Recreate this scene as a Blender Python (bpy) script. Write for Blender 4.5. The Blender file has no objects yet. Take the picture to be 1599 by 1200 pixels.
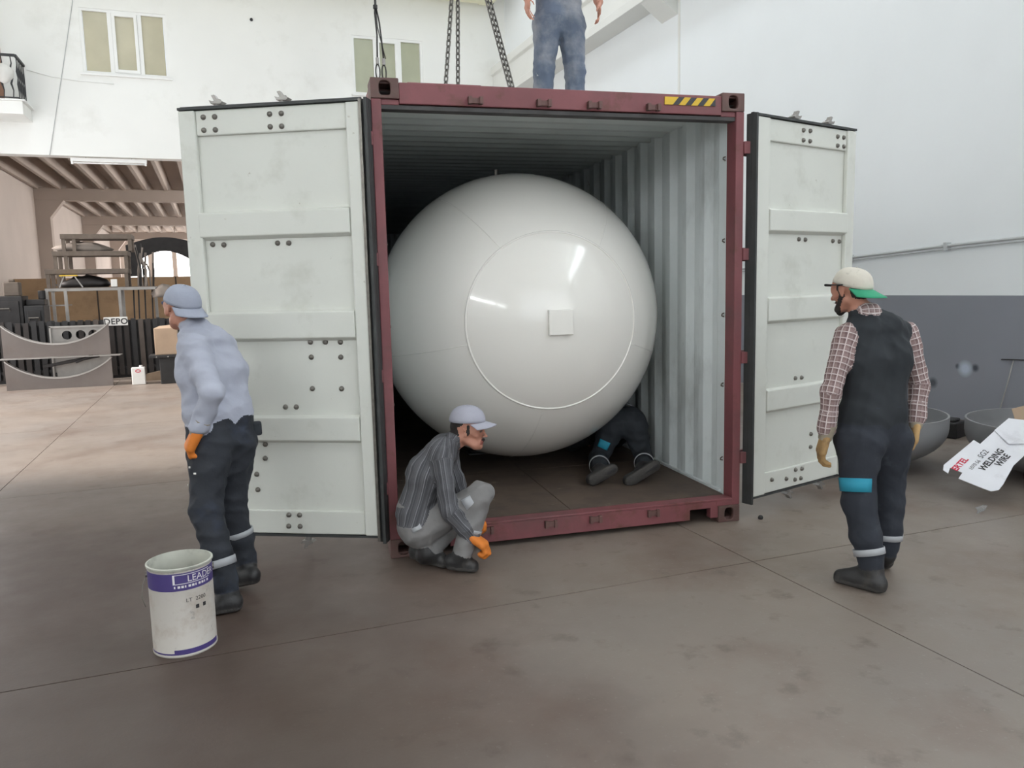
import bpy, math, random
import numpy as np
from mathutils import Vector, Matrix

scene = bpy.context.scene
COL = scene.collection
PI = math.pi

# ---------------------------------------------------------------- camera
cam_d = bpy.data.cameras.new('camera')
cam = bpy.data.objects.new('camera', cam_d)
COL.objects.link(cam)
scene.camera = cam
cam_d.sensor_fit = 'HORIZONTAL'
cam_d.sensor_width = 36.0
cam_d.lens = 1223.59 / 1599.0 * 36.0
cam_d.clip_end = 300
_H, _pitch, _roll, _yaw = 1.66884, 0.123437, -0.0237234, 0.3586556
_r = Vector((1, 0, 0)); _u = Vector((0, math.sin(_pitch), math.cos(_pitch))); _f = Vector((0, math.cos(_pitch), -math.sin(_pitch)))
_X = math.cos(_roll) * _r + math.sin(_roll) * _u
_Y = -math.sin(_roll) * _r + math.cos(_roll) * _u
_rot = Matrix.Rotation(-_yaw, 3, 'Z')
_X, _Y, _Z = _rot @ _X, _rot @ _Y, _rot @ (-_f)
cam.matrix_world = Matrix(((_X.x, _Y.x, _Z.x, 0), (_X.y, _Y.y, _Z.y, 0), (_X.z, _Y.z, _Z.z, _H), (0, 0, 0, 1)))

# ---------------------------------------------------------------- world, light, exposure
world = bpy.data.worlds.new('overcast_sky'); scene.world = world
world.use_nodes = True
_bg = world.node_tree.nodes['Background']
_bg.inputs[0].default_value = (0.86, 0.92, 1.0, 1)
_bg.inputs[1].default_value = 1.0
scene.view_settings.view_transform = 'Standard'
scene.view_settings.look = 'None'
scene.view_settings.exposure = 0.06
scene.view_settings.gamma = 1.0
scene.view_settings.use_curve_mapping = False
SKYLIGHT = 4.0       # emission of the daylit roof panes
CLERESTORY = 9.4    # emission of the daylit panes above the runway beam
FRONT_FILL = 2.6        # emission of the fill panels added behind the camera
SIDELIGHT = 34.0      # emission of the daylit window panes in the side and far walls

def area_light(name, loc, rot, sx, sy, power, col=(1, 1, 1)):
    l = bpy.data.lights.new(name, 'AREA'); l.shape = 'RECTANGLE'; l.size = sx; l.size_y = sy
    l.energy = power; l.color = col
    o = bpy.data.objects.new(name, l); COL.objects.link(o); o.location = loc; o.rotation_euler = rot
    return o
# daylight coming in through the open bay door in the left wall
area_light('bay_door_daylight', (-5.35, 14.5, 2.8), (0, -PI / 2, 0), 5.2, 12.0, 300, (1.0, 0.95, 0.9))
# low soft sun reaching the floor through the same bay door
_sd = bpy.data.lights.new('sun', 'SUN'); _sd.energy = 6.5; _sd.angle = math.radians(16); _sd.color = (1.0, 0.92, 0.86)
sun = bpy.data.objects.new('sun', _sd); COL.objects.link(sun); sun.location = (-12, 14, 8); sun.rotation_euler = (0, math.radians(-60), 0)
scene.cycles.max_bounces = 10; scene.cycles.diffuse_bounces = 8; scene.cycles.glossy_bounces = 3; scene.cycles.transmission_bounces = 4

# ---------------------------------------------------------------- helpers
def srgb(r, g, b):
    def c(v):
        v /= 255.0
        return v / 12.92 if v <= 0.04045 else ((v + 0.055) / 1.055) ** 2.4
    return (c(r), c(g), c(b), 1.0)

def mat(name, col, rough=0.6, metal=0.0, var=None, dirt=None, dirt2=None, bump=None, coat=0.0, spec=0.5, alpha=1.0, trans=0.0):
    """var=(scale, amount), dirt=(colour, scale, low, high, amount[, stretch]), bump=(scale, strength)"""
    m = bpy.data.materials.new(name); m.use_nodes = True
    nt = m.node_tree; N = nt.nodes; L = nt.links
    b = N['Principled BSDF']
    b.inputs['Roughness'].default_value = rough; b.inputs['Metallic'].default_value = metal
    b.inputs['Specular IOR Level'].default_value = spec
    b.inputs['Coat Weight'].default_value = coat; b.inputs['Coat Roughness'].default_value = 0.07
    b.inputs['Alpha'].default_value = alpha; b.inputs['Transmission Weight'].default_value = trans
    tc = N.new('ShaderNodeTexCoord')
    rgb = N.new('ShaderNodeRGB'); rgb.outputs[0].default_value = col
    cur = rgb.outputs[0]
    if var:
        n = N.new('ShaderNodeTexNoise'); n.inputs['Scale'].default_value = var[0]; n.inputs['Detail'].default_value = 5
        L.new(tc.outputs['Object'], n.inputs['Vector'])
        mr = N.new('ShaderNodeMapRange'); mr.inputs['From Min'].default_value = 0.3; mr.inputs['From Max'].default_value = 0.7
        mr.inputs['To Min'].default_value = 1 - var[1]; mr.inputs['To Max'].default_value = 1 + var[1]
        L.new(n.outputs['Fac'], mr.inputs['Value'])
        mx = N.new('ShaderNodeVectorMath'); mx.operation = 'SCALE'
        L.new(cur, mx.inputs[0]); L.new(mr.outputs[0], mx.inputs['Scale']); cur = mx.outputs[0]
    for i, d in enumerate((dirt, dirt2)):
        if not d: continue
        n = N.new('ShaderNodeTexNoise'); n.inputs['Scale'].default_value = d[1]; n.inputs['Detail'].default_value = 8; n.inputs['Roughness'].default_value = 0.65
        mp = N.new('ShaderNodeMapping'); mp.inputs['Location'].default_value = (3.7 * (i + 1), 1.3, 5.1)
        if len(d) > 5: mp.inputs['Scale'].default_value = d[5]
        L.new(tc.outputs['Object'], mp.inputs['Vector']); L.new(mp.outputs[0], n.inputs['Vector'])
        mr = N.new('ShaderNodeMapRange'); mr.inputs['From Min'].default_value = d[2]; mr.inputs['From Max'].default_value = d[3]
        mr.inputs['To Max'].default_value = d[4]
        L.new(n.outputs['Fac'], mr.inputs['Value'])
        mx = N.new('ShaderNodeMix'); mx.data_type = 'RGBA'
        L.new(mr.outputs[0], mx.inputs['Factor']); L.new(cur, mx.inputs['A']); mx.inputs['B'].default_value = d[0]
        cur = mx.outputs['Result']
    L.new(cur, b.inputs['Base Color'])
    if bump:
        n = N.new('ShaderNodeTexNoise'); n.inputs['Scale'].default_value = bump[0]; n.inputs['Detail'].default_value = 6
        L.new(tc.outputs['Object'], n.inputs['Vector'])
        bp = N.new('ShaderNodeBump'); bp.inputs['Strength'].default_value = bump[1]; bp.inputs['Distance'].default_value = 0.01
        L.new(n.outputs['Fac'], bp.inputs['Height']); L.new(bp.outputs[0], b.inputs['Normal'])
    m.diffuse_color = col
    return m

def emit_mat(name, col, strength):
    m = bpy.data.materials.new(name); m.use_nodes = True
    nt = m.node_tree; nt.nodes.clear()
    e = nt.nodes.new('ShaderNodeEmission'); e.inputs[0].default_value = col; e.inputs[1].default_value = strength
    o = nt.nodes.new('ShaderNodeOutputMaterial'); nt.links.new(e.outputs[0], o.inputs[0])
    return m

class MB:
    """collects shapes, builds ONE mesh object"""
    def __init__(s): s.v = []; s.f = []; s.mi = []
    def add(s, vs, fs, mi=0):
        o = len(s.v); s.v += [tuple(v) for v in vs]; s.f += [tuple(i + o for i in f) for f in fs]; s.mi += [mi] * len(fs); return s
    def box(s, x0, x1, y0, y1, z0, z1, mi=0):
        vs = [(x0, y0, z0), (x1, y0, z0), (x1, y1, z0), (x0, y1, z0), (x0, y0, z1), (x1, y0, z1), (x1, y1, z1), (x0, y1, z1)]
        return s.add(vs, [(3, 2, 1, 0), (4, 5, 6, 7), (0, 1, 5, 4), (1, 2, 6, 5), (2, 3, 7, 6), (3, 0, 4, 7)], mi)
    def bar(s, p, q, w, h=None, mi=0):
        """square bar between two points"""
        h = h or w; p = Vector(p); q = Vector(q); d = (q - p).normalized()
        up = Vector((0, 0, 1)) if abs(d.z) < 0.95 else Vector((0, 1, 0))
        a = d.cross(up).normalized(); b = a.cross(d)
        vs = [c + a * sx * w / 2 + b * sy * h / 2 for c in (p, q) for sx, sy in ((-1, -1), (1, -1), (1, 1), (-1, 1))]
        return s.add(vs, [(3, 2, 1, 0), (4, 5, 6, 7), (0, 1, 5, 4), (1, 2, 6, 5), (2, 3, 7, 6), (3, 0, 4, 7)], mi)
    def tube(s, pts, r, n=8, mi=0, closed=False, caps=True):
        pts = [Vector(p) for p in pts]; m = len(pts); rs = r if isinstance(r, (list, tuple)) else [r] * m
        vs = []; prev = None
        for i, p in enumerate(pts):
            if closed: t = (pts[(i + 1) % m] - pts[i - 1]).normalized()
            else: t = (pts[min(i + 1, m - 1)] - pts[max(i - 1, 0)]).normalized()
            if prev is None:
                up = Vector((0, 0, 1)) if abs(t.z) < 0.9 else Vector((0, 1, 0)); a = t.cross(up).normalized()
            else:
                a = (prev - t * prev.dot(t)).normalized()
            prev = a; b = t.cross(a)
            for k in range(n):
                an = 2 * PI * k / n; vs.append(p + (a * math.cos(an) + b * math.sin(an)) * rs[i])
        fs = []
        for i in range(m if closed else m - 1):
            j = (i + 1) % m
            for k in range(n):
                l = (k + 1) % n; fs.append((i * n + k, i * n + l, j * n + l, j * n + k))
        if caps and not closed:
            fs.append(tuple(range(n - 1, -1, -1))); fs.append(tuple((m - 1) * n + k for k in range(n)))
        return s.add(vs, fs, mi)
    def cyl(s, p, q, r, r2=None, n=16, mi=0): return s.tube([p, q], [r, r if r2 is None else r2], n, mi)
    def lathe(s, prof, c=(0, 0, 0), n=32, mi=0, close=False):
        """prof: list of (r, z) revolved round z"""
        vs = []; m = len(prof)
        for r, z in prof:
            for k in range(n):
                a = 2 * PI * k / n; vs.append((c[0] + r * math.cos(a), c[1] + r * math.sin(a), c[2] + z))
        fs = []
        for i in range(m if close else m - 1):
            j = (i + 1) % m
            for k in range(n):
                l = (k + 1) % n; fs.append((i * n + k, i * n + l, j * n + l, j * n + k))
        return s.add(vs, fs, mi)
    def prism(s, poly, fn, t0, t1, mi=0):
        """poly: list of (a, b); fn(a, b, t) -> point; extruded between t0 and t1"""
        n = len(poly); vs = [fn(a, b, t0) for a, b in poly] + [fn(a, b, t1) for a, b in poly]
        fs = [tuple(range(n - 1, -1, -1)), tuple(range(n, 2 * n))] + [(i, (i + 1) % n, n + (i + 1) % n, n + i) for i in range(n)]
        return s.add(vs, fs, mi)
    def holed(s, outer, inner, fn, t0, t1, mi=0):
        """plate with a hole: outer and inner loops of the same length"""
        n = len(outer); vs = []
        for t in (t0, t1): vs += [fn(a, b, t) for a, b in outer] + [fn(a, b, t) for a, b in inner]
        fs = []
        for i in range(n):
            j = (i + 1) % n
            fs += [(i, n + i, n + j, j), (2 * n + i, 2 * n + j, 3 * n + j, 3 * n + i), (i, j, 2 * n + j, 2 * n + i), (n + j, n + i, 3 * n + i, 3 * n + j)]
        return s.add(vs, fs, mi)
    def mesh(s, name, ms, smooth=False):
        me = bpy.data.meshes.new(name); me.from_pydata(s.v, [], s.f)
        for m in (ms if isinstance(ms, (list, tuple)) else [ms]): me.materials.append(m)
        me.polygons.foreach_set('material_index', s.mi)
        import bmesh
        bm = bmesh.new(); bm.from_mesh(me); bmesh.ops.recalc_face_normals(bm, faces=bm.faces); bm.to_mesh(me); bm.free()
        if smooth:
            me.polygons.foreach_set('use_smooth', [True] * len(me.polygons))
            if smooth is not True: me.set_sharp_from_angle(angle=math.radians(smooth))
        me.update()
        return me
    def build(s, name, ms, parent=None, smooth=False, bevel=0.0, loc=None, rot=None):
        o = bpy.data.objects.new(name, s.mesh(name, ms, smooth)); COL.objects.link(o)
        if parent is not None: o.parent = parent
        if loc is not None: o.location = loc
        if rot is not None: o.rotation_euler = rot
        if bevel:
            b = o.modifiers.new('bevel', 'BEVEL'); b.width = bevel; b.segments = 2; b.limit_method = 'ANGLE'; b.angle_limit = math.radians(40)
        return o

def inst(name, me, parent=None, loc=(0, 0, 0), rot=(0, 0, 0), scale=None):
    o = bpy.data.objects.new(name, me); COL.objects.link(o); o.parent = parent; o.location = loc; o.rotation_euler = rot
    if scale: o.scale = scale
    return o
def thing(name, label, cat, loc=(0, 0, 0), rz=0.0, group=None):
    o = bpy.data.objects.new(name, None); COL.objects.link(o); o.location = loc; o.rotation_euler = (0, 0, rz)
    o.empty_display_size = 0.1
    return tag(o, label, cat, group)
def tag(o, label, cat, group=None):
    o['label'] = label; o['category'] = cat
    if group: o['group'] = group
    return o
def struct(o, label=None):
    o['kind'] = 'structure'
    if label: o['label'] = label
    return o
def rect_loop(x0, x1, z0, z1, n=24):
    """loop round a rectangle, n points, starting at the middle of the right side, by angle"""
    cx, cz, hx, hz = (x0 + x1) / 2, (z0 + z1) / 2, (x1 - x0) / 2, (z1 - z0) / 2
    out = []
    for k in range(n):
        a = 2 * PI * k / n; c, s_ = math.cos(a), math.sin(a)
        m = max(abs(c), abs(s_)); out.append((cx + hx * c / m, cz + hz * s_ / m))
    return out
def oval_loop(cx, cz, rx, rz, n=24, p=2.0):
    out = []
    for k in range(n):
        a = 2 * PI * k / n; c, s_ = math.cos(a), math.sin(a)
        out.append((cx + rx * math.copysign(abs(c) ** (2 / p), c), cz + rz * math.copysign(abs(s_) ** (2 / p), s_)))
    return out
def text_mesh(txt, size, fn, name, m, parent=None, align='LEFT', spacing=1.0, bold=0.0):
    cu = bpy.data.curves.new(name, 'FONT'); cu.body = txt; cu.size = size; cu.align_x = align; cu.space_character = spacing
    cu.resolution_u = 3; cu.offset = size * bold
    o = bpy.data.objects.new(name, cu); COL.objects.link(o)
    dg = bpy.context.evaluated_depsgraph_get(); me = bpy.data.meshes.new_from_object(o.evaluated_get(dg))
    bpy.data.objects.remove(o); bpy.data.curves.remove(cu)
    for v in me.vertices: v.co = fn(v.co.x, v.co.y)
    me.materials.clear(); me.materials.append(m); me.name = name
    ob = bpy.data.objects.new(name, me); COL.objects.link(ob); ob.parent = parent
    return ob
XZ = lambda y0: (lambda a, b, t: (a, y0 + t, b))

# ---------------------------------------------------------------- materials
M = {}
M['white_wall'] = mat('white_plaster', srgb(240, 240, 237), 0.85, var=(0.5, 0.03), dirt=(srgb(200, 198, 190), 0.9, 0.56, 0.8, 0.35), bump=(6, 0.08))
M['cream_wall'] = mat('cream_plaster', srgb(200, 191, 184), 0.85, var=(0.7, 0.05), bump=(8, 0.1))
M['depot_ceiling'] = mat('depot_ceiling', srgb(178, 167, 158), 0.85, var=(0.8, 0.06))
M['tan_wall'] = mat('tan_partition', srgb(160, 132, 102), 0.8, var=(1.2, 0.12), dirt=(srgb(110, 88, 66), 2.0, 0.5, 0.75, 0.5))
M['brown_door'] = mat('brown_wood', srgb(150, 112, 92), 0.6, var=(3, 0.08))
M['roof'] = mat('roof_sheet', srgb(228, 228, 225), 0.8)
M['white_frame'] = mat('white_upvc', srgb(240, 240, 238), 0.4)
M['olive_pane'] = mat('frosted_olive_glass', srgb(190, 184, 160), 0.25, var=(1.5, 0.08), spec=0.5)
M['green_pane'] = mat('frosted_green_glass', srgb(172, 174, 150), 0.25, var=(1.5, 0.08))
M['beam'] = mat('painted_beam', srgb(226, 226, 222), 0.7, var=(1, 0.03))
M['crane_yellow'] = mat('pale_yellow_paint', srgb(234, 230, 202), 0.5)
M['conduit'] = mat('grey_conduit', srgb(190, 192, 193), 0.45)
M['iron'] = mat('dark_iron', srgb(62, 62, 64), 0.55, metal=0.3)
M['dark_steel'] = mat('dark_steel', srgb(52, 50, 50), 0.5, metal=0.5, var=(5, 0.2))
M['chain'] = mat('chain_steel', srgb(112, 108, 104), 0.45, metal=0.75, var=(20, 0.25))
M['steel_plate'] = mat('mill_steel_plate', srgb(112, 104, 100), 0.5, metal=0.25, var=(2, 0.12), dirt=(srgb(105, 90, 80), 3, 0.5, 0.8, 0.4))
M['bright_edge'] = mat('cut_steel_edge', srgb(168, 164, 160), 0.35, metal=0.3)
M['galv'] = mat('galvanised', srgb(154, 150, 146), 0.4, metal=0.4, var=(6, 0.1))
M['black'] = mat('black_paint', srgb(38, 37, 38), 0.55, var=(5, 0.2))
M['dust_wood'] = mat('dusty_wood', srgb(104, 93, 84), 0.85, var=(6, 0.18), dirt=(srgb(86, 74, 64), 5, 0.5, 0.8, 0.6))
M['grey_tarp'] = mat('grey_sheet', srgb(128, 118, 110), 0.8, var=(4, 0.15))
M['carton'] = mat('brown_cardboard', srgb(170, 146, 124), 0.8, var=(4, 0.08))
M['sign_white'] = mat('sign_white', srgb(222, 220, 216), 0.6, var=(8, 0.04))
M['ink'] = mat('black_ink', srgb(52, 50, 52), 0.7)
M['red_ink'] = mat('red_ink', srgb(196, 52, 76), 0.7)
M['slat_dark'] = mat('dark_slat', srgb(44, 38, 36), 0.6, var=(4, 0.25))
M['slat_pale'] = mat('pale_slat', srgb(84, 74, 68), 0.6, var=(4, 0.25))
M['yellow'] = mat('hazard_yellow', srgb(214, 176, 48), 0.55, var=(10, 0.08))
M['stripe_black'] = mat('hazard_black', srgb(58, 58, 62), 0.6)
# container
RUST = srgb(92, 58, 44)
M['red'] = mat('oxide_red_paint', srgb(124, 71, 75), 0.55, var=(3, 0.12), dirt=(RUST, 5, 0.56, 0.72, 0.85), dirt2=(srgb(84, 70, 68), 2.2, 0.5, 0.8, 0.7), bump=(25, 0.15))
M['red_dark'] = mat('worn_red_steel', srgb(100, 72, 68), 0.6, var=(6, 0.2), dirt=(srgb(88, 74, 66), 7, 0.45, 0.7, 0.8), bump=(30, 0.25))
M['grime'] = mat('grimy_seal', srgb(70, 68, 68), 0.7, var=(8, 0.25))
M['gasket'] = mat('black_rubber', srgb(58, 60, 60), 0.55, var=(6, 0.2))
M['door_white'] = mat('door_white_paint', srgb(214, 215, 208), 0.45, var=(2.0, 0.03), dirt=(srgb(178, 178, 166), 3.0, 0.56, 0.8, 0.6), dirt2=(srgb(140, 126, 104), 14, 0.69, 0.76, 0.7), bump=(30, 0.05))
M['bolt'] = mat('zinc_bolt', srgb(120, 116, 110), 0.4, metal=0.6, var=(30, 0.2))
M['wall_in'] = mat('container_wall_paint', srgb(212, 218, 219), 0.5, var=(2, 0.07), dirt=(srgb(138, 142, 140), 2.5, 0.5, 0.75, 0.75, (1, 1, 0.35)), dirt2=(srgb(120, 96, 78), 9, 0.66, 0.76, 0.8, (1, 1, 0.3)), bump=(12, 0.15))
M['ceil_in'] = mat('container_roof_paint', srgb(206, 213, 212), 0.55, var=(2, 0.08))
M['plywood'] = mat('worn_plywood', srgb(92, 78, 68), 0.7, var=(3, 0.15), dirt=(srgb(66, 57, 51), 4, 0.45, 0.72, 0.8), dirt2=(srgb(150, 136, 122), 8, 0.64, 0.74, 0.6), bump=(20, 0.2))
M['tank'] = mat('white_gloss_enamel', srgb(231, 228, 222), 0.2, var=(1.2, 0.012), coat=0.6, spec=0.5)
M['cream'] = mat('weathered_timber', srgb(150, 130, 110), 0.8, var=(5, 0.15))
# bucket
M['tin'] = mat('dirty_white_tin', srgb(192, 186, 179), 0.45, var=(4, 0.05), dirt=(srgb(150, 130, 112), 6, 0.52, 0.72, 0.6), dirt2=(srgb(120, 118, 118), 16, 0.62, 0.7, 0.6))
M['tin_in'] = mat('paint_crusted_tin', srgb(186, 186, 176), 0.6, var=(8, 0.12), dirt=(srgb(120, 120, 112), 9, 0.5, 0.7, 0.7))
M['purple'] = mat('purple_print', srgb(74, 62, 120), 0.45, var=(5, 0.08), dirt=(srgb(104, 96, 120), 12, 0.62, 0.72, 0.6))
M['white_ink'] = mat('white_ink', srgb(226, 222, 224), 0.6)
M['bowl'] = mat('grey_dished_steel', srgb(138, 138, 140), 0.5, metal=0.1, var=(2, 0.08))
M['board_white'] = mat('white_carton', srgb(222, 222, 228), 0.65, var=(6, 0.03), dirt=(srgb(186, 184, 190), 7, 0.55, 0.75, 0.5))
M['plastic_film'] = mat('clear_film', srgb(225, 228, 230), 0.12, trans=0.8, alpha=0.7)
# people
M['skin'] = mat('skin', srgb(186, 132, 112), 0.55, var=(14, 0.06), bump=(80, 0.05))
M['eye'] = mat('eye_white', srgb(90, 76, 70), 0.3)
M['lip'] = mat('lip', srgb(150, 88, 80), 0.5)
M['hair'] = mat('dark_hair', srgb(44, 38, 36), 0.7, bump=(120, 0.4))
M['boot'] = mat('black_work_boot', srgb(42, 41, 42), 0.5, var=(10, 0.2), dirt=(srgb(100, 94, 88), 9, 0.55, 0.75, 0.5), bump=(40, 0.2))
M['sole'] = mat('dusty_boot_sole', srgb(66, 63, 61), 0.8, var=(12, 0.15), bump=(60, 0.6))
CB = (26, 0.35)
M['navy'] = mat('navy_work_trousers', srgb(41, 45, 54), 0.85, var=(6, 0.12), dirt=(srgb(92, 96, 104), 5, 0.58, 0.78, 0.5), bump=CB)
M['navy_dark'] = mat('dark_navy_trousers', srgb(42, 45, 52), 0.85, var=(6, 0.12), dirt=(srgb(54, 66, 92), 3.2, 0.56, 0.74, 0.45), bump=CB)
M['vest'] = mat('black_vest', srgb(38, 42, 47), 0.85, var=(4, 0.1), bump=(12, 0.3))
M['shirt_blue'] = mat('pale_grey_blue_shirt', srgb(168, 171, 185), 0.85, var=(3, 0.05), bump=(14, 0.5))
M['grey_work'] = mat('grey_work_trousers', srgb(126, 124, 124), 0.85, var=(5, 0.1), bump=CB)
M['overall'] = mat('black_overall', srgb(44, 48, 54), 0.85, var=(6, 0.12), bump=CB)
M['denim'] = mat('dusty_denim', srgb(90, 99, 116), 0.85, var=(5, 0.14), dirt=(srgb(146, 146, 150), 4.0, 0.44, 0.68, 0.8), dirt2=(srgb(220, 220, 220), 26, 0.69, 0.73, 0.9), bump=CB)
M['tshirt'] = mat('grey_tshirt', srgb(120, 122, 128), 0.85, var=(4, 0.06), bump=CB)
M['glove_tan'] = mat('tan_leather_glove', srgb(176, 142, 96), 0.75, var=(12, 0.2), dirt=(srgb(108, 84, 66), 14, 0.5, 0.7, 0.7))
M['glove_orange'] = mat('orange_glove', srgb(214, 122, 42), 0.7, var=(12, 0.15), dirt=(srgb(140, 84, 48), 16, 0.55, 0.75, 0.6))
M['glove_cuff'] = mat('knit_cuff', srgb(150, 140, 124), 0.9, var=(20, 0.15))
M['teal'] = mat('teal_pocket_flap', srgb(38, 140, 166), 0.7, var=(10, 0.08))
M['reflective'] = mat('reflective_tape', srgb(166, 168, 172), 0.4, var=(20, 0.06))
M['cap_grey'] = mat('grey_blue_cap', srgb(156, 161, 176), 0.85, var=(6, 0.05), bump=CB)
M['cap_dark'] = mat('navy_cap_lining', srgb(84, 88, 116), 0.85)
M['cap_pale'] = mat('pale_lilac_cap', srgb(166, 166, 178), 0.85, var=(6, 0.05), bump=CB)
M['cap_cream'] = mat('stained_cream_cap', srgb(208, 202, 190), 0.85, var=(6, 0.06), dirt=(srgb(130, 122, 110), 14, 0.6, 0.72, 0.7), bump=CB)
M['cap_green'] = mat('green_cap_brim', srgb(48, 150, 112), 0.75, var=(6, 0.06), bump=CB)

def cloth_mat(name, kind):
    """woven patterns laid on the garment's own cloth coordinates"""
    m = mat(name, (1, 1, 1, 1), 0.85, bump=(30, 0.4)); nt = m.node_tree; N = nt.nodes; L = nt.links
    b = N['Principled BSDF']
    at = N.new('ShaderNodeAttribute'); at.attribute_name = 'cloth'
    sx = N.new('ShaderNodeSeparateXYZ'); L.new(at.outputs['Vector'], sx.inputs[0])
    def stripes(sock, period, duty):
        a = N.new('ShaderNodeMath'); a.operation = 'DIVIDE'; L.new(sock, a.inputs[0]); a.inputs[1].default_value = period
        f = N.new('ShaderNodeMath'); f.operation = 'FRACT'; L.new(a.outputs[0], f.inputs[0])
        g = N.new('ShaderNodeMath'); g.operation = 'LESS_THAN'; L.new(f.outputs[0], g.inputs[0]); g.inputs[1].default_value = duty
        return g.outputs[0]
    def mix(fac, a, bcol):
        x = N.new('ShaderNodeMix'); x.data_type = 'RGBA'; L.new(fac, x.inputs['Factor'])
        if isinstance(a, tuple): x.inputs['A'].default_value = a
        else: L.new(a, x.inputs['A'])
        x.inputs['B'].default_value = bcol
        return x.outputs['Result']
    if kind == 'plaid':
        c = mix(stripes(sx.outputs[0], 0.034, 0.5), srgb(146, 124, 122), srgb(124, 102, 102))
        h = stripes(sx.outputs[1], 0.034, 0.5)
        mm = N.new('ShaderNodeMix'); mm.data_type = 'RGBA'; mm.blend_type = 'MULTIPLY'
        mm.inputs['B'].default_value = (0.82, 0.78, 0.78, 1); L.new(h, mm.inputs['Factor']); L.new(c, mm.inputs['A'])
        c = mix(stripes(sx.outputs[0], 0.034, 0.15), mm.outputs['Result'], srgb(206, 194, 192))
        c = mix(stripes(sx.outputs[1], 0.034, 0.15), c, srgb(202, 190, 188))
    else:
        c = mix(stripes(sx.outputs[0], 0.045, 0.55), srgb(88, 88, 92), srgb(74, 74, 78))
        c = mix(stripes(sx.outputs[0], 0.045, 0.07), c, srgb(138, 138, 144))
        c = mix(stripes(sx.outputs[0], 0.0205, 0.12), c, srgb(104, 104, 109))
    L.new(c, b.inputs['Base Color'])
    return m
M['plaid'] = cloth_mat('plaid_flannel', 'plaid')
M['striped'] = cloth_mat('striped_grey_shirt', 'stripe')

def floor_mat():
    m = bpy.data.materials.new('power_floated_concrete'); m.use_nodes = True
    nt = m.node_tree; N = nt.nodes; L = nt.links; b = N['Principled BSDF']
    g = N.new('ShaderNodeNewGeometry')
    def noise(scale, det, lo, hi, off):
        mp = N.new('ShaderNodeMapping'); mp.inputs['Location'].default_value = off; L.new(g.outputs['Position'], mp.inputs['Vector'])
        n = N.new('ShaderNodeTexNoise'); n.inputs['Scale'].default_value = scale; n.inputs['Detail'].default_value = det; n.inputs['Roughness'].default_value = 0.6
        L.new(mp.outputs[0], n.inputs['Vector'])
        r = N.new('ShaderNodeMapRange'); r.inputs['From Min'].default_value = lo; r.inputs['From Max'].default_value = hi
        L.new(n.outputs['Fac'], r.inputs['Value']); return r.outputs[0]
    def mix(fac, a, bb):
        x = N.new('ShaderNodeMix'); x.data_type = 'RGBA'; L.new(fac, x.inputs['Factor'])
        if isinstance(a, tuple): x.inputs['A'].default_value = a
        else: L.new(a, x.inputs['A'])
        x.inputs['B'].default_value = bb; return x.outputs['Result']
    c = mix(noise(0.35, 3, 0.35, 0.65, (0, 0, 0)), srgb(134, 121, 111), srgb(126, 117, 111))
    c = mix(noise(1.1, 6, 0.5, 0.75, (4, 2, 0)), c, srgb(112, 95, 85))
    c = mix(noise(5.0, 8, 0.58, 0.78, (9, 2, 0)), c, srgb(100, 88, 80))
    c = mix(noise(42.0, 3, 0.62, 0.75, (1, 7, 0)), c, srgb(138, 130, 122))
    # broad darker brown blotches mixed into the left front slabs
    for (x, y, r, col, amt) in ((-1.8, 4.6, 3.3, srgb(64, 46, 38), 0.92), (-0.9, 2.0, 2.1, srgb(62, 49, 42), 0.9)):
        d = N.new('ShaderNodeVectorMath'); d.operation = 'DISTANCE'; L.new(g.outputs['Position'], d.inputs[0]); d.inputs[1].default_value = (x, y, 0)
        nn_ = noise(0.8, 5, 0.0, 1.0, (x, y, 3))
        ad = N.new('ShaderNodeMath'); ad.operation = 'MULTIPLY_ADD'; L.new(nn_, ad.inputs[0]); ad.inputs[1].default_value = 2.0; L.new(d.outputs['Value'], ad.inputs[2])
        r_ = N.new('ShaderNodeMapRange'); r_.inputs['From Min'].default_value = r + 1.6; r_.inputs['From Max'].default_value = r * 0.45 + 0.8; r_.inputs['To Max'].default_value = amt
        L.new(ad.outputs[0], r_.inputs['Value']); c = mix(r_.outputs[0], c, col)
    L.new(c, b.inputs['Base Color'])
    rg = N.new('ShaderNodeMapRange'); rg.inputs['To Min'].default_value = 0.36; rg.inputs['To Max'].default_value = 0.6
    L.new(noise(1.7, 6, 0.3, 0.7, (2, 2, 2)), rg.inputs['Value']); L.new(rg.outputs[0], b.inputs['Roughness'])
    bp = N.new('ShaderNodeBump'); bp.inputs['Strength'].default_value = 0.06; bp.inputs['Distance'].default_value = 0.01
    L.new(noise(60, 4, 0, 1, (0, 0, 0)), bp.inputs['Height']); L.new(bp.outputs[0], b.inputs['Normal'])
    return m
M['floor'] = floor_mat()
M['joint'] = mat('joint_filler', srgb(70, 62, 56), 0.9)

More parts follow.
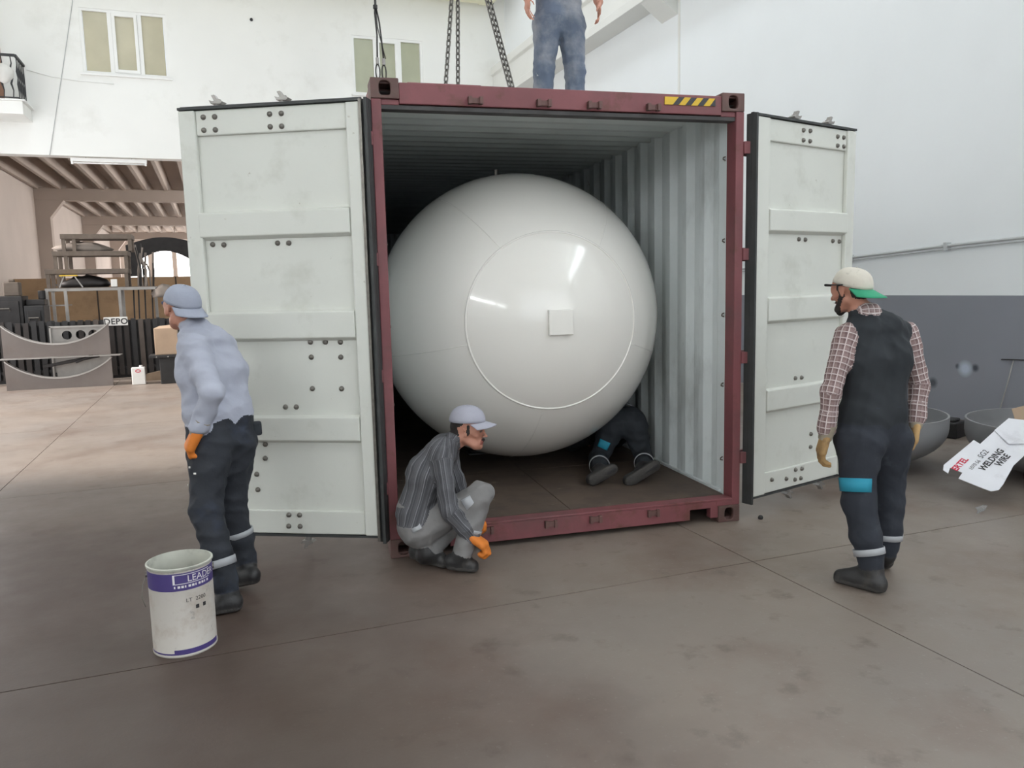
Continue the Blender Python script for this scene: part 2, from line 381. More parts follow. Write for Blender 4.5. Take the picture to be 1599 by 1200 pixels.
def dado_mat():
    """white plaster above a grey painted dado, with paint blotches"""
    m = mat('white_plaster_grey_dado', srgb(237, 240, 242), 0.8, var=(0.5, 0.025), bump=(6, 0.06)); nt = m.node_tree; N = nt.nodes; L = nt.links
    b = N['Principled BSDF']; src = b.inputs['Base Color'].links[0].from_socket
    g = N.new('ShaderNodeNewGeometry'); s = N.new('ShaderNodeSeparateXYZ'); L.new(g.outputs['Position'], s.inputs[0])
    lt = N.new('ShaderNodeMath'); lt.operation = 'LESS_THAN'; L.new(s.outputs[2], lt.inputs[0]); lt.inputs[1].default_value = 1.447
    n = N.new('ShaderNodeTexNoise'); n.inputs['Scale'].default_value = 1.1; n.inputs['Detail'].default_value = 4; L.new(g.outputs['Position'], n.inputs['Vector'])
    gm = N.new('ShaderNodeMix'); gm.data_type = 'RGBA'; gm.inputs['A'].default_value = srgb(132, 134, 142); gm.inputs['B'].default_value = srgb(146, 147, 156); L.new(n.outputs['Fac'], gm.inputs['Factor'])
    cur = gm.outputs['Result']
    for (y, z, r, col) in ((6.49, 0.62, 0.05, srgb(58, 62, 72)), (6.72, 0.62, 0.035, srgb(70, 74, 82)), (6.62, 0.60, 0.095, srgb(188, 198, 214)), (7.05, 0.39, 0.07, srgb(70, 72, 78))):
        d = N.new('ShaderNodeVectorMath'); d.operation = 'DISTANCE'; L.new(g.outputs['Position'], d.inputs[0]); d.inputs[1].default_value = (8.109, y, z)
        r_ = N.new('ShaderNodeMapRange'); r_.inputs['From Min'].default_value = r * 1.15; r_.inputs['From Max'].default_value = r * 0.4; r_.inputs['To Max'].default_value = 0.9
        L.new(d.outputs['Value'], r_.inputs['Value'])
        x = N.new('ShaderNodeMix'); x.data_type = 'RGBA'; L.new(r_.outputs[0], x.inputs['Factor']); L.new(cur, x.inputs['A']); x.inputs['B'].default_value = col
        cur = x.outputs['Result']
    mx = N.new('ShaderNodeMix'); mx.data_type = 'RGBA'; L.new(lt.outputs[0], mx.inputs['Factor']); L.new(src, mx.inputs['A']); L.new(cur, mx.inputs['B'])
    L.new(mx.outputs['Result'], b.inputs['Base Color'])
    return m
M['dado_wall'] = dado_mat()

# ---------------------------------------------------------------- the hall
XL, XR, YB, YF, ZR = -5.3, 8.109, 21.54, -9.0, 10.4
# floor: cast slabs with open joints
fl = MB().box(XL - 0.3, XR + 0.3, YF - 0.3, 56, -0.25, -0.012).build('floor', M['joint']); struct(fl, 'brown grey power floated concrete floor with saw cut joints')
xs = [XL - 0.2, -1.865, 2.915, 7.695, XR + 0.2]
ys = [YF - 0.2, -7.66, -3.86, -0.06, 3.74, 7.54, 11.24, 15.04, 18.84, 22.64, 26.44, 30.2, 34, 37.8, 41.6, 45.4, 49.2, 53, 55.9]
g = 0.007
for i in range(len(xs) - 1):
    for j in range(len(ys) - 1):
        w, d = xs[i + 1] - xs[i] - g, ys[j + 1] - ys[j] - g
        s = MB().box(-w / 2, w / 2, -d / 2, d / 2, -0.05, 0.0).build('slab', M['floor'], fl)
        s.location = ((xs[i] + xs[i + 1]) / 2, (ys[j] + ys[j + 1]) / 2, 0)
# right wall
CZ0, CZ1, CY0, CY1 = 7.95, 9.9, -8.0, 10.0
struct(MB().box(XR, XR + 0.3, YF, YB + 0.3, 0, CZ0).box(XR, XR + 0.3, YF, YB + 0.3, CZ1, ZR).box(XR, XR + 0.3, YF, CY0, CZ0, CZ1).box(XR, XR + 0.3, CY1, YB + 0.3, CZ0, CZ1).build('wall_right', M['dado_wall']), 'tall white wall with a grey painted dado')
struct(MB().box(XR - 0.012, XR, 12.63, 12.69, 1.45, 6.75).build('trim_1', M['beam']), 'thin vertical joint strip on the tall white wall')
# crane runway beam on the right wall
rb = MB()
rb.prism([(7.62, 6.76), (7.62, 6.93), (7.72, 6.97), (7.72, 7.52), (7.66, 7.56), (7.66, 7.76), (8.109, 7.76), (8.109, 6.76)], lambda a, b, t: (a, t, b), YF, YB)
struct(rb.build('trim_2', M['beam'], bevel=0.01), 'white concrete crane runway beam along the right wall')
cb_ = MB().prism([(8.109, 6.45), (7.85, 6.62), (7.66, 6.76), (8.109, 6.76)], lambda a, b, t: (a, t, b), 12.72, 13.25)
struct(cb_.build('trim_3', M['beam']), 'white corbel bracket under the runway beam')
# back wall: boxes round the depot opening and the two windows
W1, W2 = (-2.53, -0.66, 6.92, 8.40), (3.81, 5.71, 6.83, 8.32)
OX1, OZ = 3.2, 5.0
bw = MB(); y0, y1 = YB, YB + 0.36
bw.box(OX1, XR, y0, y1, 0, OZ)
bw.box(XL, XR, y0, y1, OZ, 6.83)
bw.box(XL, XR, y0, y1, 8.40, ZR)
zl = 6.83
bw.box(XL, W1[0], y0, y1, zl, 8.40); bw.box(W1[0], W1[1], y0, y1, zl, W1[2]); bw.box(W1[1], W2[0], y0, y1, zl, 8.40)
bw.box(W2[0], W2[1], y0, y1, W2[3], 8.40); bw.box(W2[1], XR, y0, y1, zl, 8.40)
struct(bw.build('wall_back', M['white_wall']), 'white plastered wall above the depot opening')
def wall_window(n, w, split, mp, label):
    x0, x1, z0, z1 = w
    fr = 0.06
    o2 = MB()
    for (a, b, c, d) in ((x0, x0 + fr, z0 + fr, z1 - fr), (x1 - fr, x1, z0 + fr, z1 - fr), (x0, x1, z0, z0 + fr), (x0, x1, z1 - fr, z1)):
        o2.box(a, b, YB + 0.02, YB + 0.11, c, d)
    for x in split: o2.box(x - 0.045, x + 0.045, YB + 0.025, YB + 0.105, z0 + fr, z1 - fr)
    win = o2.build('window_%d' % n, M['white_frame']); struct(win, label)
    e = [x0 + fr] + list(split) + [x1 - fr]
    for k in range(3):
        MB().box(e[k] + 0.01, e[k + 1] - 0.01, YB + 0.07, YB + 0.085, z0 + 0.03, z1 - 0.03).build('pane', mp, win)
    a, b = e[1] + 0.05, e[2] - 0.05
    s = MB()
    for (p, q, c, d) in ((a, a + 0.07, z0 + fr + 0.07, z1 - fr - 0.07), (b - 0.07, b, z0 + fr + 0.07, z1 - fr - 0.07), (a, b, z0 + fr, z0 + fr + 0.07), (a, b, z1 - fr - 0.07, z1 - fr)):
        s.box(p, q, YB + 0.0, YB + 0.07, c, d)
    s.build('sash', M['white_frame'], win)
    MB().box(x0 - 0.06, x1 + 0.06, YB - 0.07, YB + 0.12, z0 - 0.05, z0).build('window_sill', M['white_frame'], win, bevel=0.006)
wall_window(1, W1, (-1.9, -1.25), M['olive_pane'], 'white framed three light window with dull olive panes')
wall_window(2, W2, (4.42, 5.08), M['green_pane'], 'white framed three light window with greenish panes behind the ropes')
# left wall with a bay door opening and a band of windows
lw = MB()
BY0, BY1, BZ = 8.2, 20.9, 5.6
LZ0, LZ1 = 3.9, 4.25
lw.box(XL - 0.3, XL, YF, BY0, 0, LZ0); lw.box(XL - 0.3, XL, BY1, YB, 0, BZ); lw.box(XL - 0.3, XL, 7.0, BY0, LZ0, BZ)
lw.box(XL - 0.3, XL, YF, 7.0, LZ1, ZR); lw.box(XL - 0.3, XL, 7.0, YB, BZ, ZR); lw.box(XL - 0.3, XL, YF, -8, LZ0, LZ1); lw.box(XL - 0.3, XL, 1.5, 7.0, LZ0, LZ1)
struct(lw.build('wall_left', M['white_wall']))
# wall behind the camera: opening for glowing panels added as frontal fill light
FZ0, FZ1 = 1.3, 7.0
struct(MB().box(XL - 0.3, XR + 0.3, YF - 0.3, YF, 0, FZ0).box(XL - 0.3, XR + 0.3, YF - 0.3, YF, FZ1, ZR).box(XL - 0.3, -2.5, YF - 0.3, YF, FZ0, FZ1).box(7.7, XR + 0.3, YF - 0.3, YF, FZ0, FZ1).build('wall_front', M['white_wall']))
glow_front = emit_mat('front_fill_panel', (0.89, 0.95, 1.0, 1), FRONT_FILL)
glow = emit_mat('daylit_glazing', (0.88, 0.95, 1.0, 1), SKYLIGHT)
glow_high = emit_mat('daylit_clerestory', (0.88, 0.95, 1.0, 1), CLERESTORY)
glow_side = emit_mat('daylit_side_glazing', (0.95, 0.98, 1.0, 1), SIDELIGHT)
glow_warm = emit_mat('daylit_depot_glazing', (1.0, 0.94, 0.90, 1), 9.0)
wn = 3
for k in range(6):  # unseen glowing panels framed like windows, added to light the container front
    xa = -2.5 + 1.7 * k
    win = MB()
    for (a, b, c, d) in ((xa, xa + 0.05, FZ0, FZ1), (xa + 1.65, xa + 1.7, FZ0, FZ1), (xa, xa + 1.7, FZ0, FZ0 + 0.05), (xa, xa + 1.7, FZ1 - 0.05, FZ1)): win.box(a, b, YF - 0.12, YF - 0.02, c, d)
    o = struct(win.build('window_%d' % wn, M['white_frame'])); wn += 1
    MB().box(xa + 0.04, xa + 1.66, YF - 0.10, YF - 0.08, FZ0 + 0.04, FZ1 - 0.04).build('pane', glow_front, o)
for k in range(3):
    ya = -8 + 3.2 * k
    win = MB()
    for (a, b, c, d) in ((ya, ya + 0.06, LZ0, LZ1), (ya + 2.94, ya + 3, LZ0, LZ1), (ya + 3, ya + 3.2, LZ0, LZ1), (ya, ya + 3, LZ0, LZ0 + 0.06), (ya, ya + 3, LZ1 - 0.06, LZ1)):
        win.box(XL - 0.12, XL - 0.02, a, b, c, d)
    o = struct(win.build('window_%d' % wn, M['white_frame'])); wn += 1
    MB().box(XL - 0.10, XL - 0.08, ya + 0.05, ya + 2.95, LZ0 + 0.05, LZ1 - 0.05).build('pane', glow_side, o)
# clerestory windows above the runway beam
for k in range(6):
    ya = CY0 + 3.0 * k
    win = MB()
    for (a, b, c, d) in ((ya, ya + 0.06, CZ0, CZ1), (ya + 2.94, ya + 3, CZ0, CZ1), (ya, ya + 3, CZ0, CZ0 + 0.06), (ya, ya + 3, CZ1 - 0.06, CZ1)):
        win.box(XR + 0.02, XR + 0.12, a, b, c, d)
    o = struct(win.build('window_%d' % wn, M['white_frame'])); wn += 1
    MB().box(XR + 0.08, XR + 0.10, ya + 0.05, ya + 2.95, CZ0 + 0.05, CZ1 - 0.05).build('pane', glow_high, o)
# roof with two daylit strips over the far half
SK = ((4.7, 5.9), (-3.0, -1.8))
SY0, SY1 = 9.0, 20.6
rf = MB()
rf.box(XL - 0.3, SK[1][0], YF - 0.3, YB + 0.3, ZR, ZR + 0.2); rf.box(SK[1][1], SK[0][0], YF - 0.3, YB + 0.3, ZR, ZR + 0.2); rf.box(SK[0][1], XR + 0.3, YF - 0.3, YB + 0.3, ZR, ZR + 0.2)
for a, b in SK:
    rf.box(a, b, YF - 0.3, SY0, ZR, ZR + 0.2); rf.box(a, b, SY1, YB + 0.3, ZR, ZR + 0.2)
struct(rf.build('ceiling', M['roof']))
for a, b in SK:
    win = MB()
    for x in (a, b - 0.06): win.box(x, x + 0.06, SY0, SY1, ZR + 0.02, ZR + 0.12)
    o = struct(win.build('window_%d' % wn, M['white_frame'])); wn += 1
    MB().box(a + 0.05, b - 0.05, SY0, SY1, ZR + 0.08, ZR + 0.1).build('pane', glow, o)
# pale yellow crane girder high up by the back wall
cg = thing('crane_girder', 'pale yellow overhead crane girder near the top of the back wall', 'crane', (0, 20.9, 9.3))
MB().box(XL + 0.4, 7.62, -0.3, 0.3, 0.02, 0.62).build('girder', M['crane_yellow'], cg, bevel=0.01)
MB().box(7.3, 7.62, -0.55, 0.55, 0.08, 0.36).build('end_carriage', M['crane_yellow'], cg, bevel=0.01)
for s_ in (-0.4, 0.4): MB().cyl((7.62, s_, 0.2), (7.7, s_, 0.2), 0.12, n=20).build('wheel', M['iron'], cg)
MB().box(7.50, 7.62, -0.32, -0.26, -0.02, 0.3).build('guide_bracket', M['crane_yellow'], cg)

# ---------------------------------------------------------------- depot behind the back wall
DX0, DX1, DY1, DZ = XL, 3.9, 55.0, 5.62
dl = MB().box(DX0 - 0.3, DX0, YB, DY1, 0, DZ)
struct(dl.build('wall_depot_left', M['cream_wall']), 'cream side wall inside the depot')
struct(MB().box(DX1, DX1 + 0.3, YB + 0.36, DY1, 0, DZ).build('wall_depot_right', M['cream_wall']))
rw_ = MB(); rw_.box(DX0 - 0.3, DX1 + 0.3, DY1, DY1 + 0.3, 0, 1.0); rw_.box(DX0 - 0.3, DX1 + 0.3, DY1, DY1 + 0.3, 4.6, DZ)
xw = [DX0 + 0.4 + 1.4 * k for k in range(7)]
for a in [DX0 - 0.3] + [x + 1.2 for x in xw]: rw_.box(a, a + (0.7 if a < DX0 else 0.2), DY1, DY1 + 0.3, 1.0, 4.6)
struct(rw_.build('wall_depot_back', M['cream_wall']))
for x in xw:
    o = MB()
    for (a, b, c, d) in ((x, x + 0.05, 1, 4.6), (x + 1.15, x + 1.2, 1, 4.6), (x, x + 1.2, 1, 1.05), (x, x + 1.2, 4.55, 4.6), (x, x + 1.2, 2.77, 2.83)):
        o.box(a, b, DY1 + 0.02, DY1 + 0.1, c, d)
    o = struct(o.build('window_%d' % wn, M['white_frame'])); wn += 1
    MB().box(x + 0.03, x + 1.17, DY1 + 0.05, DY1 + 0.07, 1.03, 4.57).build('pane', glow_warm, o)
# daylit windows high in the depot's side wall, out of sight to the right
for k in range(4):
    o = MB(); ya = 24.0 + 7.6 * k
    for (a, b, c, d) in ((ya, ya + 0.06, 2.2, 4.6), (ya + 4.94, ya + 5, 2.2, 4.6), (ya, ya + 5, 2.2, 2.26), (ya, ya + 5, 4.54, 4.6)): o.box(DX1 - 0.05, DX1 - 0.005, a, b, c, d)
    o = struct(o.build('window_%d' % wn, M['white_frame'])); wn += 1
    MB().box(DX1 - 0.03, DX1 - 0.015, ya + 0.05, ya + 4.95, 2.25, 4.55).build('pane', glow_warm, o)
dc = struct(MB().box(DX0 - 0.3, DX1 + 0.3, YB + 0.36, DY1 + 0.3, DZ, DZ + 0.2).build('ceiling_depot', M['depot_ceiling']), 'ribbed concrete ceiling of the depot')
jm = MB().prism([(-0.05, 5.22), (0.05, 5.22), (0.10, DZ + 0.01), (-0.10, DZ + 0.01)], lambda a, b, t: (a, t, b), YB + 0.3, DY1).mesh('joist', M['depot_ceiling'])
for k in range(14): inst('joist', jm, dc, (-5.2 + 0.65 * k, 0, 0))
for y in (30.0, 40.0, 50.0):
    MB().box(DX0, DX1, y, y + 0.4, 4.86, 5.26).build('cross_beam', M['depot_ceiling'], dc, bevel=0.02)
    c = MB().box(DX0, DX0 + 0.42, y, y + 0.4, 0, 4.3)
    c.prism([(DX0, 4.3), (DX0 + 0.42, 4.3), (DX0 + 0.85, 4.86), (DX0, 4.86)], lambda a, b, t: (a, t, b), y, y + 0.4)
    c.build('column', M['depot_ceiling'], dc)
# low tan partition, dark arch over it
tp = struct(MB().box(DX0, 3.4, 26.0, 26.2, 0, 2.22).build('wall_partition', M['tan_wall']), 'low tan partition wall in the depot')
for x in (-3.2, -1.05, 1.1): MB().box(x - 0.02, x + 0.02, 25.985, 26.0, 0, 2.22).build('joint_strip', M['joint'], tp)
ar = []
n = 20
outer = [(-2.35 + 2.1 * k / n, 3.16 + 0.235 * math.sin(PI * k / n)) for k in range(n + 1)]
inner = [(-2.02 + 1.44 * k / n, 2.72 + 0.27 * math.sin(PI * k / n)) for k in range(n + 1)]
ar = MB().prism(outer + [(-0.25, 2.24), (-0.58, 2.24)] + inner[::-1] + [(-2.02, 2.24), (-2.35, 2.24)], lambda a, b, t: (a, t, b), 26.02, 26.18)
tag(ar.build('arched_plate', M['dark_steel']), 'dark arched steel plate standing on the tan partition', 'steel plate')
# tube light under the depot lintel
tl = thing('tube_light', 'long white fluorescent batten under the lintel of the depot opening', 'light', (-2.16, 21.7, 4.86))
MB().box(-0.83, 0.83, -0.06, 0.06, 0.03, 0.12).build('batten', M['white_frame'], tl, bevel=0.01)
MB().tube([(-0.78, -0.03, 0.0), (0.78, -0.03, 0.0)], 0.018, 10).build('tube', M['white_frame'], tl, smooth=True)
for x in (-0.8, 0.8): MB().box(x - 0.02, x + 0.02, -0.06, 0.02, -0.03, 0.04).build('end_holder', M['white_frame'], tl)
for x in (-0.5, 0.5): MB().tube([(x, 0, 0.12), (x, 0, 0.36)], 0.006, 6).build('hanger', M['iron'], tl)
# balcony with wrought iron railing, brown door
bal = MB().box(XL, -3.68, 20.6, YB, 5.72, 6.0).build('trim_4', M['white_wall'], bevel=0.01); struct(bal, 'white concrete balcony slab projecting from the back wall')
MB().box(XL, -3.62, 20.55, YB, 6.0, 6.03).build('coping', M['white_frame'], bal)
d1 = struct(MB().box(-5.1, -4.19, YB - 0.04, YB + 0.02, 6.03, 8.15).build('door_1', M['brown_door']), 'brown wooden balcony door')
MB().box(-4.95, -4.35, YB - 0.06, YB - 0.03, 6.2, 7.1).build('door_panel', M['brown_door'], d1, bevel=0.01)
MB().box(-4.95, -4.35, YB - 0.06, YB - 0.03, 7.25, 8.0).build('door_panel', M['brown_door'], d1, bevel=0.01)
ra = thing('balcony_railing', 'black wrought iron railing round the white balcony', 'railing', (-3.75, 20.66, 6.03))
MB().bar((-1.5, 0, 0.95), (0, 0, 0.95), 0.05).bar((0, 0, 0.95), (0.0, 0.86, 0.95), 0.05).build('handrail', M['iron'], ra)
MB().bar((-1.5, 0, 0.05), (0, 0, 0.05), 0.025).bar((0, 0, 0.05), (0.0, 0.86, 0.05), 0.025).build('bottom_rail', M['iron'], ra)
bm_ = MB().tube([(0, 0, 0.05), (0.015, 0, 0.2), (-0.02, 0, 0.35), (0.03, 0, 0.5), (-0.03, 0, 0.62), (0.015, 0, 0.78), (0, 0, 0.95)], [0.010, 0.012, 0.022, 0.012, 0.024, 0.012, 0.010], 6).mesh('baluster', M['iron'], True)
for k in range(5): inst('baluster', bm_, ra, (0, 0.86 * (k + 0.5) / 5, 0), (0, 0, PI / 2))
for k in range(8): inst('baluster', bm_, ra, (-0.1 - 0.18 * k, 0, 0))
# pale cloth bundle hung over the rail
random.seed(4)
cl = MB(); R_ = 12
vs = []; prof = [(0.03, 0.16), (0.12, 0.1), (0.17, 0.0), (0.16, -0.12), (0.10, -0.22), (0.02, -0.27)]
for r, z in prof:
    for k in range(R_):
        a = 2 * PI * k / R_; q = r * (1 + random.uniform(-0.25, 0.25)); vs.append((q * math.cos(a), 0.6 * q * math.sin(a), z))
cl.add(vs, [(i * R_ + k, i * R_ + (k + 1) % R_, (i + 1) * R_ + (k + 1) % R_, (i + 1) * R_ + k) for i in range(len(prof) - 1) for k in range(R_)] + [tuple(range(R_))[::-1], tuple(range((len(prof) - 1) * R_, len(prof) * R_))])
tag(cl.build('cloth_bundle', M['sign_white'], smooth=True, loc=(-3.98, 20.58, 6.62)), 'crumpled pale cloth hung on the balcony railing', 'cloth')
tag(MB().tube([(-2.61, YB - 0.02, 10.2), (-2.63, YB - 0.02, 8.5), (-2.95, YB - 0.02, 7.0), (-3.39, YB - 0.02, 5.0)], 0.008, 6).build('wall_cable', M['conduit'], smooth=True), 'thin grey cable slanting down the white back wall', 'cable')
tag(MB().tube([(-3.7, YB - 0.02, 6.9), (-3.2, YB - 0.02, 6.78), (-2.6, YB - 0.02, 6.72), (-1.9, YB - 0.02, 6.70)], 0.008, 6).build('wall_wire', M['white_frame'], smooth=True), 'faint white wire below the olive window', 'cable')
tag(MB().cyl((1.33, YB, 8.47), (1.33, YB - 0.05, 8.47), 0.04, 0.03, 10).build('wall_plug', M['iron']), 'small dark plug hole cover on the white back wall', 'plug')
# conduit on the right wall
cd_ = thing('wall_conduit', 'grey conduit running along the tall white wall above the grey dado', 'conduit', (8.06, 6.0, 2.06))
pts = [(0, -4.0, 0.10), (0, -2.0, 0.06), (0, -0.2, 0.005), (0, 0.9, -0.035), (0, 2.4, -0.11), (0, 5.0, -0.2), (0, 12, -0.25)]
MB().tube(pts, 0.018, 8).build('pipe', M['conduit'], cd_, smooth=True)
MB().tube([(p[0] + 0.012, p[1], p[2] - 0.04) for p in pts], 0.008, 6).build('wire', M['conduit'], cd_, smooth=True)
for y, z in ((0.9, -0.035), (2.4, -0.11), (-1.2, 0.035)): MB().box(-0.03, 0.05, y - 0.02, y + 0.02, z - 0.05, z + 0.04).build('clip', M['conduit'], cd_)
tag(MB().tube([(8.09, 6.02, 0.75), (8.085, 6.08, 0.45), (8.09, 6.16, 0.14), (8.08, 6.2, 0.02)], 0.006, 6).build('hanging_string', M['bright_edge'], smooth=True), 'pale string hanging down the grey dado', 'string')
tag(MB().tube([(8.09, 6.16, 0.745), (8.085, 6.02, 0.755), (8.09, 5.6, 0.77), (8.09, 4.8, 0.8)], 0.008, 6).build('wall_rod', M['iron'], smooth=True), 'thin dark rod fixed on the grey dado', 'rod')

# ---------------------------------------------------------------- the shipping container
CX, CY, CRZ = 2.140, 4.577, -0.100565
con = thing('shipping_container', 'open dark red high cube shipping container with white doors swung wide', 'container', (CX, CY, 0), CRZ)
LEN, W2_, HT = 12.19, 1.219, 2.896
def casting(x, y, z, sx, sy, front=True):
    """corner casting: outer corner at (x, y, z0), sx, sy = direction into the container"""
    m = MB(); w, d, h = 0.165, 0.178, 0.118
    xa, xb = (x, x + w) if sx > 0 else (x - w, x)
    m.holed(rect_loop(xa, xb, z, z + h), oval_loop((xa + xb) / 2, z + h / 2, 0.034, 0.042, p=3), XZ(y), 0, 0.03 * sy)
    ya, yb = sorted((y + 0.03 * sy, y + d * sy))
    t = 0.028
    m.box(xa, xb, ya, yb, z, z + t); m.box(xa, xb, ya, yb, z + h - t, z + h)
    m.box(xa, xa + t, ya, yb, z + t, z + h - t); m.box(xb - t, xb, ya, yb, z + t, z + h - t)
    yy = sorted((y + (d - t) * sy, y + d * sy)); m.box(xa + t, xb - t, yy[0], yy[1], z + t, z + h - t)
    return m.build('corner_casting', M['red_dark'], con, bevel=0.006)
for sx in (1, -1):
    for y, sy in ((-0.004, 1), (LEN, -1)):
        for z in (0.0, HT - 0.118): casting(-sx * W2_, y, z, sx, sy)
# end posts (rear posts are folded channels)
for s in (-1, 1):
    p = MB().prism([(s * 1.219, 0.0), (s * 1.160, 0.0), (s * 1.160, 0.012), (s * 1.165, 0.125), (s * 1.19, 0.16), (s * 1.219, 0.16)], lambda a, b, t: (a, b, t), 0.118, HT - 0.118)
    p.build('corner_post', M['red'], con, bevel=0.005)
    MB().box(*sorted((s * 1.06, s * 1.219)), LEN - 0.15, LEN, 0.118, HT - 0.118).build('corner_post', M['red'], con)
    MB().box(*sorted((s * 1.14, s * 1.212)), 0.17, LEN - 0.15, 0.02, 0.14).build('bottom_rail', M['red'], con)
    MB().box(*sorted((s * 1.208, s * 1.216)), 0.17, LEN - 0.15, 2.78, 2.866).build('top_rail', M['red'], con)
# header and sill
hd = MB().box(-1.054, 1.054, 0.004, 0.09, 2.752, 2.874)
hd.box(-1.16, -1.054, 0.012, 0.09, 2.745, 2.778); hd.box(1.054, 1.16, 0.012, 0.09, 2.745, 2.778)
hd.box(-1.0, -0.55, 0.03, 0.12, 2.874, 2.884)
hd = hd.build('door_header', M['red'], con, bevel=0.005)
MB().box(-1.16, 1.16, 0.016, 0.10, 2.722, 2.746).build('drip_strip', M['grime'], hd)
sl = MB(); nx = (0.84, 0.995)
pr = [(-1.054, 0.036), (-nx[1], 0.036), (-nx[1], 0.108), (-nx[0], 0.108), (-nx[0], 0.036), (nx[0], 0.036), (nx[0], 0.108), (nx[1], 0.108), (nx[1], 0.036), (1.054, 0.036), (1.054, 0.155), (-1.054, 0.155)]
sl.prism(pr, XZ(0.004), 0, 0.05)
sl.box(-1.16, 1.16, 0.0, 0.10, 0.155, 0.170)
sl.box(-1.054, 1.054, 0.054, 0.2, 0.11, 0.155)
for s in (-1, 1): sl.box(*sorted((s * 1.04, s * 1.165)), 0.002, 0.12, 0.118, 0.156)
sill = sl.build('door_sill', M['red'], con, bevel=0.004)
kp = MB().box(-0.055, 0.055, -0.028, 0.0, -0.022, 0.022).box(-0.055, -0.03, -0.05, 0.0, -0.03, 0.03).box(0.03, 0.055, -0.05, 0.0, -0.03, 0.03).mesh('cam_keeper', M['red_dark'])
for x in (-0.60, -0.17, 0.16, 0.56): inst('cam_keeper', kp, hd, (x, 0.004, 2.782), scale=(0.8, 0.8, 0.7))
for x in (-0.60, -0.17, 0.142, 0.56): inst('cam_keeper', kp, sill, (x, 0.004, 0.118), scale=(0.75, 0.5, 0.8))
# hazard stripe plate on the header
hz = MB().box(0.645, 1.005, -0.002, 0.004, 2.806, 2.855).build('hazard_plate', M['yellow'], hd)
for k in range(4):
    x = 0.70 + 0.088 * k
    MB().prism([(x, 2.806), (x + 0.042, 2.806), (x + 0.085 if x + 0.085 < 1.004 else 1.004, 2.855), (x + 0.043, 2.855)], XZ(-0.003), 0, 0.002).build('hazard_stripe', M['stripe_black'], hd)
# floor sheets
for k in range(10):
    for s in (0, 1):
        xa = -1.15 + 1.15 * s
        a = 0.10 + 1.205 * k
        MB().box(xa + 0.003, xa + 1.147, a + 0.003, a + 1.202, 0.142, 0.172).build('floor_sheet', M['plywood'], con)
# corrugated side walls and roof
def corrugated(path_fn, t0, t1, L0, L1, pitch, depth, name, m, face=0.07, slope=0.068):
    pr = [(L0, 0.0)]; x = L0 + 0.10
    pr.append((x, 0.0)); up = False
    while x + face + slope < L1:
        x += slope; up = not up; pr.append((x, depth if up else 0.0)); x += face; pr.append((x, depth if up else 0.0))
    pr.append((L1, 0.0))
    mb = MB(); vs = []
    for d in (0.0, 0.004):
        for (a, b) in pr: vs += [path_fn(a, b + d, t0), path_fn(a, b + d, t1)]
    n = len(pr); fs = []
    for i in range(n - 1):
        fs.append((2 * i, 2 * i + 1, 2 * i + 3, 2 * i + 2)); o = 2 * n
        fs.append((o + 2 * i, o + 2 * i + 2, o + 2 * i + 3, o + 2 * i + 1))
    mb.add(vs, fs)
    return mb.build(name, m, con)
for s in (-1, 1):
    corrugated(lambda a, b, t, s=s: (s * (1.168 + b), a, t), 0.14, 2.862, 0.13, LEN - 0.04, 0.278, 0.036, 'side_wall', M['wall_in'])
corrugated(lambda a, b, t: (t, a, 2.835 + b), -1.212, 1.212, 0.09, LEN - 0.01, 0.21, 0.02, 'roof_sheet', M['ceil_in'], face=0.055, slope=0.05)
corrugated(lambda a, b, t: (a, LEN - 0.06 + b, t), 0.14, 2.862, -1.2, 1.2, 0.25, 0.03, 'end_wall', M['wall_in'])
for s in (-1, 1):
    MB().box(*sorted((s * 1.150, s * 1.168)), 0.17, LEN - 0.15, 0.172, 0.19).build('kick_strip', M['wall_in'], con)
lb = MB().tube([(0.0, 0, 0.012), (-0.02, -0.01, 0.005), (-0.022, -0.01, -0.005), (0, 0, -0.012)], 0.005, 6).mesh('lashing_ring', M['bolt'], True)
for s in (-1, 1):
    for z in (0.42, 0.95, 1.44, 1.95, 2.5): inst('lashing_ring', lb, con, (s * 1.165, 0.145, z), (0, 0, 0 if s > 0 else PI))
